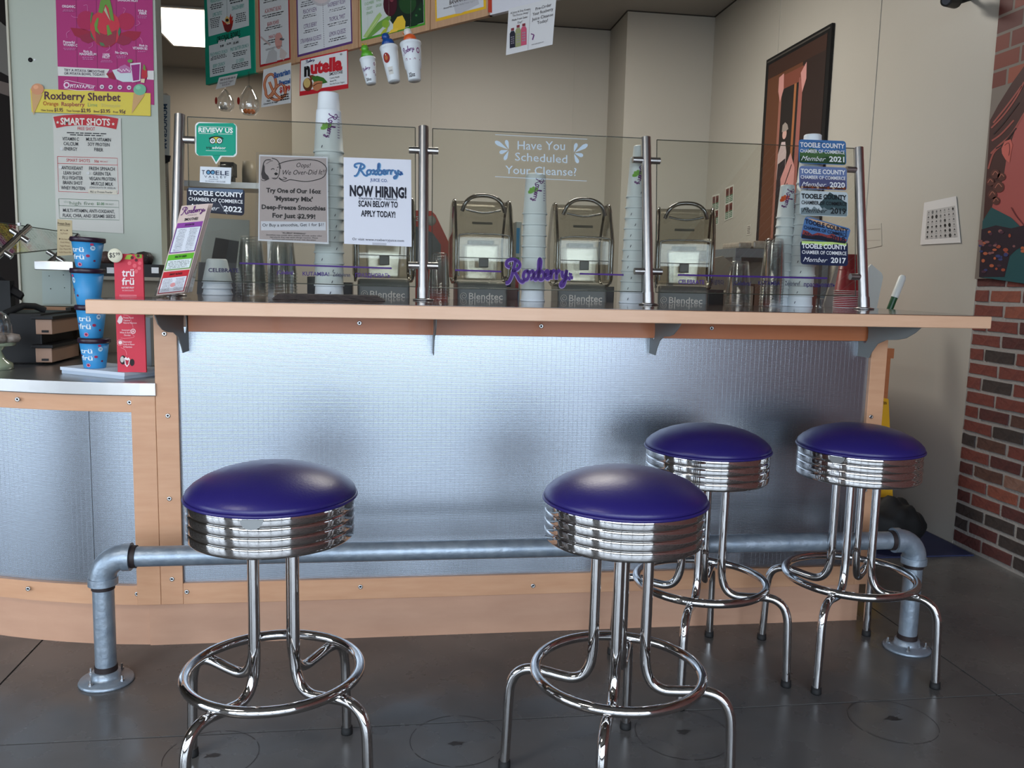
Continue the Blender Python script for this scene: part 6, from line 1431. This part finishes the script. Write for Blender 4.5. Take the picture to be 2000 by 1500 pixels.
MB().box(at(-70, 560, 'y', .58).x, at(24, 560, 'y', .58).x, .56, .6, zt2, at(10, 548, 'y', .58).z).build('stand', M_BLACKM, t)
# glass cake dome
t = thing('cake_dome', 'clear cake dome on a footed stand at the left edge', 'cake stand', (-.72, .33, SZ))
p = at(-2, 733, 'y', .33); cx_ = p.x; r_ = at(30, 700, 'y', .33).x - cx_
zt_ = at(0, 606, 'y', .33).z; zm = at(0, 668, 'y', .33).z
MB().lathe([(.0001, zt_ - SZ), (r_ * .35, zt_ - SZ - .004), (r_ * .7, zt_ - SZ - .02), (r_ * .86, zt_ - SZ - .05), (r_ * .9, zm - SZ)], (cx_, .33, SZ), 36).build('dome', M_CUP, t)
MB().lathe([(.0001, zm - SZ - .012), (r_, zm - SZ - .012), (r_ * 1.04, zm - SZ - .002), (r_ * .98, zm - SZ), (.0001, zm - SZ)], (cx_, .33, SZ), 36).build('plate', mat('greenish_glass', (150, 158, 132), .15, spec=.7), t)
MB().lathe([(.0001, 0), (r_ * .85, 0), (r_ * .8, .02), (r_ * .4, .035), (r_ * .22, zm - SZ - .03), (r_ * .5, zm - SZ - .0125)], (cx_, .33, SZ), 36).build('foot', mat('greenish_glass', (150, 158, 132), .15, spec=.7), t)
for k in range(4):
    o = MB().lathe([(.0001, 0), (.024, .0), (.03, .012), (.026, .026), (.0001, .032)], (cx_ + .045 * math.cos(k * 1.7), .33 + .045 * math.sin(k * 1.7), zm + .0005), 14).build('pastry', mat('icing_pastry', (170, 160, 150), .6, noise=(50, .6, (90, 70, 56))))
    tag(o, ['right', 'rear', 'left', 'front'][k] + ' small iced pastry under the clear cake dome', 'pastry', 'pastries under the cake dome')

# ================================================================== frozen fruit display on the serving counter
t = thing('display_stand', 'white foam-board display base on the stainless serving counter', 'display base', (-.15, .2, SZ))
c0, c1, c2 = Vector((-.315, .215, 0)), Vector((-.069, .055, 0)), Vector((.018, .20, 0))
pts = [(c0.x, c0.y), (c1.x, c1.y), (c2.x, c2.y), (c2.x - .24, c2.y + .16)]
MB().prism(pts, 'z', SZ, SZ + .012).build('foot', mat('foam_board_edge', (182, 196, 212), .6), t)
MB().prism([(x * 1.0 + (-.15 - x) * -.03, y + (.2 - y) * -.03) for x, y in pts], 'z', SZ + .012, SZ + .0225).build('board', mat('foam_board', (206, 216, 228), .6), t)
ZB = SZ + .0228
def pint(px_b, py_b, px_t, py_t, y, z0, z1, rb, rtp, label, turn=0):
    a = at(px_b, py_b, 'y', y); b = at(px_t, py_t, 'y', y); a = Vector((a.x, y, z0)); b = Vector((b.x, y, z1)); A = (b - a).normalized(); L_ = (b - a).length
    t = thing('fruit_tub', label, 'tub', tuple(a), 'stacked blue frozen fruit tubs')
    MB().lathe([(.0001, 0), (rb - .002, 0), (rb, .003), (rtp, L_ - .014), (.0001, L_ - .014)], a, 36, axis=A).build('tub', mat('bright_blue_carton', (58, 148, 206), .45), t)
    MB().lathe([(.0001, L_ - .016), (rtp + .002, L_ - .016), (rtp + .005, L_ - .014), (rtp + .005, L_ - .003), (rtp + .003, L_), (.0001, L_)], a, 36, axis=A).build('lid', mat('dark_plum_lid', (44, 26, 44), .35), t)
    toc = (CAM - a); toc = (toc - A * toc.dot(A)).normalized(); sd = A.cross(toc); LB = L_ - .016
    def onc(an, v): return a + A * (LB * v) + (toc * math.cos(an + turn) + sd * math.sin(an + turn)) * (rb + (rtp - rb) * v + .0008)
    for tx, v in (('trü', .62), ('frü', .34)):
        V, Fc, W = glyphs(tx, .02); MB().add([onc(-1.15 + 1.0 * x / W, v + .26 * yy) for x, yy in V], Fc).build('lettering', flat(226, 238, 244), t)
    for an, v, rr_, c_ in ((.1, .48, .07, (170, 44, 84)), (-.55, .14, .1, (214, 130, 160)), (-.55, .14, .06, (140, 40, 70)), (.35, .92, .06, (196, 60, 100)), (-1.2, .52, .05, (110, 30, 60)), (.6, .3, .05, (120, 34, 66))):
        MB().add([onc(an + rr_ * 2.0 * math.cos(q), v + rr_ * .75 * math.sin(q)) + toc * (.0004 if rr_ < .09 else 0) for q in [2 * PI * k / 14 for k in range(14)]], [tuple(range(14))]).build('fruit_print', flat(*c_), t)
    MB().add([onc(.42 + .17 * math.cos(q), .78 + .09 * math.sin(q)) for q in [2 * PI * k / 16 for k in range(16)]], [tuple(range(16))]).build('badge_print', flat(206, 228, 240), t)
    V, Fc, W = glyphs('90', .02); MB().add([onc(.34 + .18 * x / W, .75 + .1 * yy) + toc * .0004 for x, yy in V], Fc).build('lettering', flat(40, 110, 170), t)
    return b
yP = .19
p = lambda py: at(180, py, 'y', yP).z
Z = [ZB, p(660), p(596), p(524.5), p(464)]
pint(185.5, 720, 184, 664, yP, Z[0], Z[1], .0345, .0455, 'lowest blue frozen fruit tub, standing on the display base')
pint(179, 660, 178, 596, yP, Z[1] + .0005, Z[2], .0345, .0455, 'second blue fruit tub from the bottom, partly behind the bar end', .1)
pint(173, 597, 171, 526, yP, Z[2] + .0005, Z[3], .035, .049, 'third blue fruit tub from the bottom, mostly nutrition print', -1.5)
pint(171.5, 524, 171.5, 466, yP, Z[3] + .0005, Z[4], .036, .049, 'topmost blue frozen fruit tub of the stack', -.1)

q = [at(222, 495, 'y', .075), at(278.5, 497, 'y', .065), at(277.5, 730, 'y', .065), at(222, 726, 'y', .075)]
q[2].z = ZB; q[3].z = ZB; q[2].x = q[1].x; q[3].x = q[0].x
RB_ = (206, 58, 76)
s = Sign('standing_sign', 'tall red frozen fruit sign standing on the white display base', 'sign', q, flat(*RB_), .008)
s.T('trü', 238, 540, 262, 539.5, 15, (238, 226, 226), bold=.02); s.T('frü', 238, 556.5, 262, 556, 14, (238, 226, 226), bold=.02)
s.T("NATURE'S FRUIT", 237.5, 563.5, 262, 563.5, 3.2, (238, 220, 222), bold=.02); s.T('IN CHOCOLATE', 239, 568.8, 261, 568.8, 3, (238, 200, 206)); s.L([(233, 576.5), (267, 577)], .7, (238, 200, 206), sub=0)
s.G([(243, 506), (248, 498), (256, 497), (260, 501), (254, 507)], (150, 180, 60), lay=1); s.G([(262, 497), (277, 497), (277, 504), (268, 505)], (120, 160, 50), lay=1)
for cx, cy, r_ in ((253, 514, 4), (263, 519, 4), (266, 530, 4), (272, 524, 3.5), (273, 514, 3.5)): s.E(cx, cy, r_, (226, 96, 108), lay=1)
for cx, cy, r_ in ((258, 503, 3), (270, 500, 3), (266, 508, 3)): s.E(cx, cy, r_, (92, 20, 34), lay=2)
for (a_, b_, yy) in ((241, 261, 622), (241, 254, 627), (241, 267, 632), (238, 255, 646), (234, 255, 651), (242, 255, 656), (241, 257, 669), (241, 263, 674), (241, 258, 679)):
    tx = {622: 'Freeze Fresh', 627: 'Captures', 632: 'Natural Ripeness', 646: 'Immersed in', 651: 'White & Dark', 656: 'Chocolate', 669: 'Hypercooled', 674: 'Locks in Flavor', 679: '& Nutrition'}[yy]
    s.T(tx, a_, yy, b_, yy + .2, 3.2, (238, 212, 214), bold=.01)
s.G([(229, 628), (232, 619), (236, 616), (240, 622), (238, 630), (233, 633)], (236, 216, 216), lay=1); s.E(260, 647, 5, (236, 216, 216), lay=1); s.E(260, 647, 3.4, RB_, lay=2); s.E(260, 647, 1.8, (236, 216, 216), lay=3)
s.E(235, 669, 3.6, (236, 216, 216), lay=1)
for k in range(12):
    a_ = k * PI / 6; s.L([(235 + 4.6 * math.cos(a_), 669 + 4.6 * math.sin(a_)), (235 + 6.4 * math.cos(a_), 669 + 6.4 * math.sin(a_))], .8, (236, 216, 216), 'sun_ray', sub=0, lay=1)
for pts in ([(241, 615), (252, 618), (258, 632), (260, 640)], [(255, 650), (262, 658), (244, 661), (236, 660)], [(236, 679), (244, 683), (247, 690), (247, 694)]): s.L(pts, .7, (230, 150, 160), 'dotted_path', lay=1)
s.E(240, 703, 6, (40, 24, 28), lay=1, ry=9); s.E(238.5, 702, 3.6, (196, 190, 184), lay=2, ry=6); s.E(258, 708, 4.5, (34, 22, 26), lay=1, ry=7)
s.G([(242.5, 700), (246, 697), (248.5, 700), (251, 698), (254, 702), (252, 712), (248, 717), (244, 712)], (240, 226, 226), lay=3); s.G([(244.5, 702), (248.5, 704), (252, 703), (250.5, 711), (248.3, 714), (245.8, 711)], (176, 40, 60), lay=4); s.done()
# round price disc clipped to the red sign
c = at(225, 499, 'y', .055)
t = thing('price_disc', 'round cream price disc reading five ninety nine on top of the red sign', 'price tag', tuple(c))
rr_ = at(239, 499, 'y', .055).x - c.x
MB().lathe([(.0001, -.002), (rr_, -.002), (rr_ * 1.04, 0), (rr_, .003), (.0001, .003)], c, 36, axis=(0, 1, 0)).build('disc', mat('cream_disc', (226, 222, 198), .5), t)
V, Fc, W = glyphs('$5', .01); MB().add([(c.x - rr_ * .78 + x * rr_ * .8 / W, c.y - .003, c.z - rr_ * .28 + yy * rr_ * .95) for x, yy in V], Fc).build('lettering', flat(30, 28, 30), t)
V, Fc, W = glyphs('99', .01); MB().add([(c.x + rr_ * .12 + x * rr_ * .58 / W, c.y - .003, c.z + rr_ * .02 + yy * rr_ * .6) for x, yy in V], Fc).build('lettering', flat(30, 28, 30), t)

# white box and black rack seen between the red sign and the bar post
boxthing('napkin_dispenser', 'pale metal napkin dispenser just right of the red sign', 'dispenser', (279, 620, 294, 672), .45, .15, mat('pale_metal_box', (150, 156, 160), .4), SZ)
boxthing('black_rack', 'black slatted rack behind the red sign beside the bar post', 'rack', (276, 672, 302, 728), .62, .2, M_BLACK, SZ)
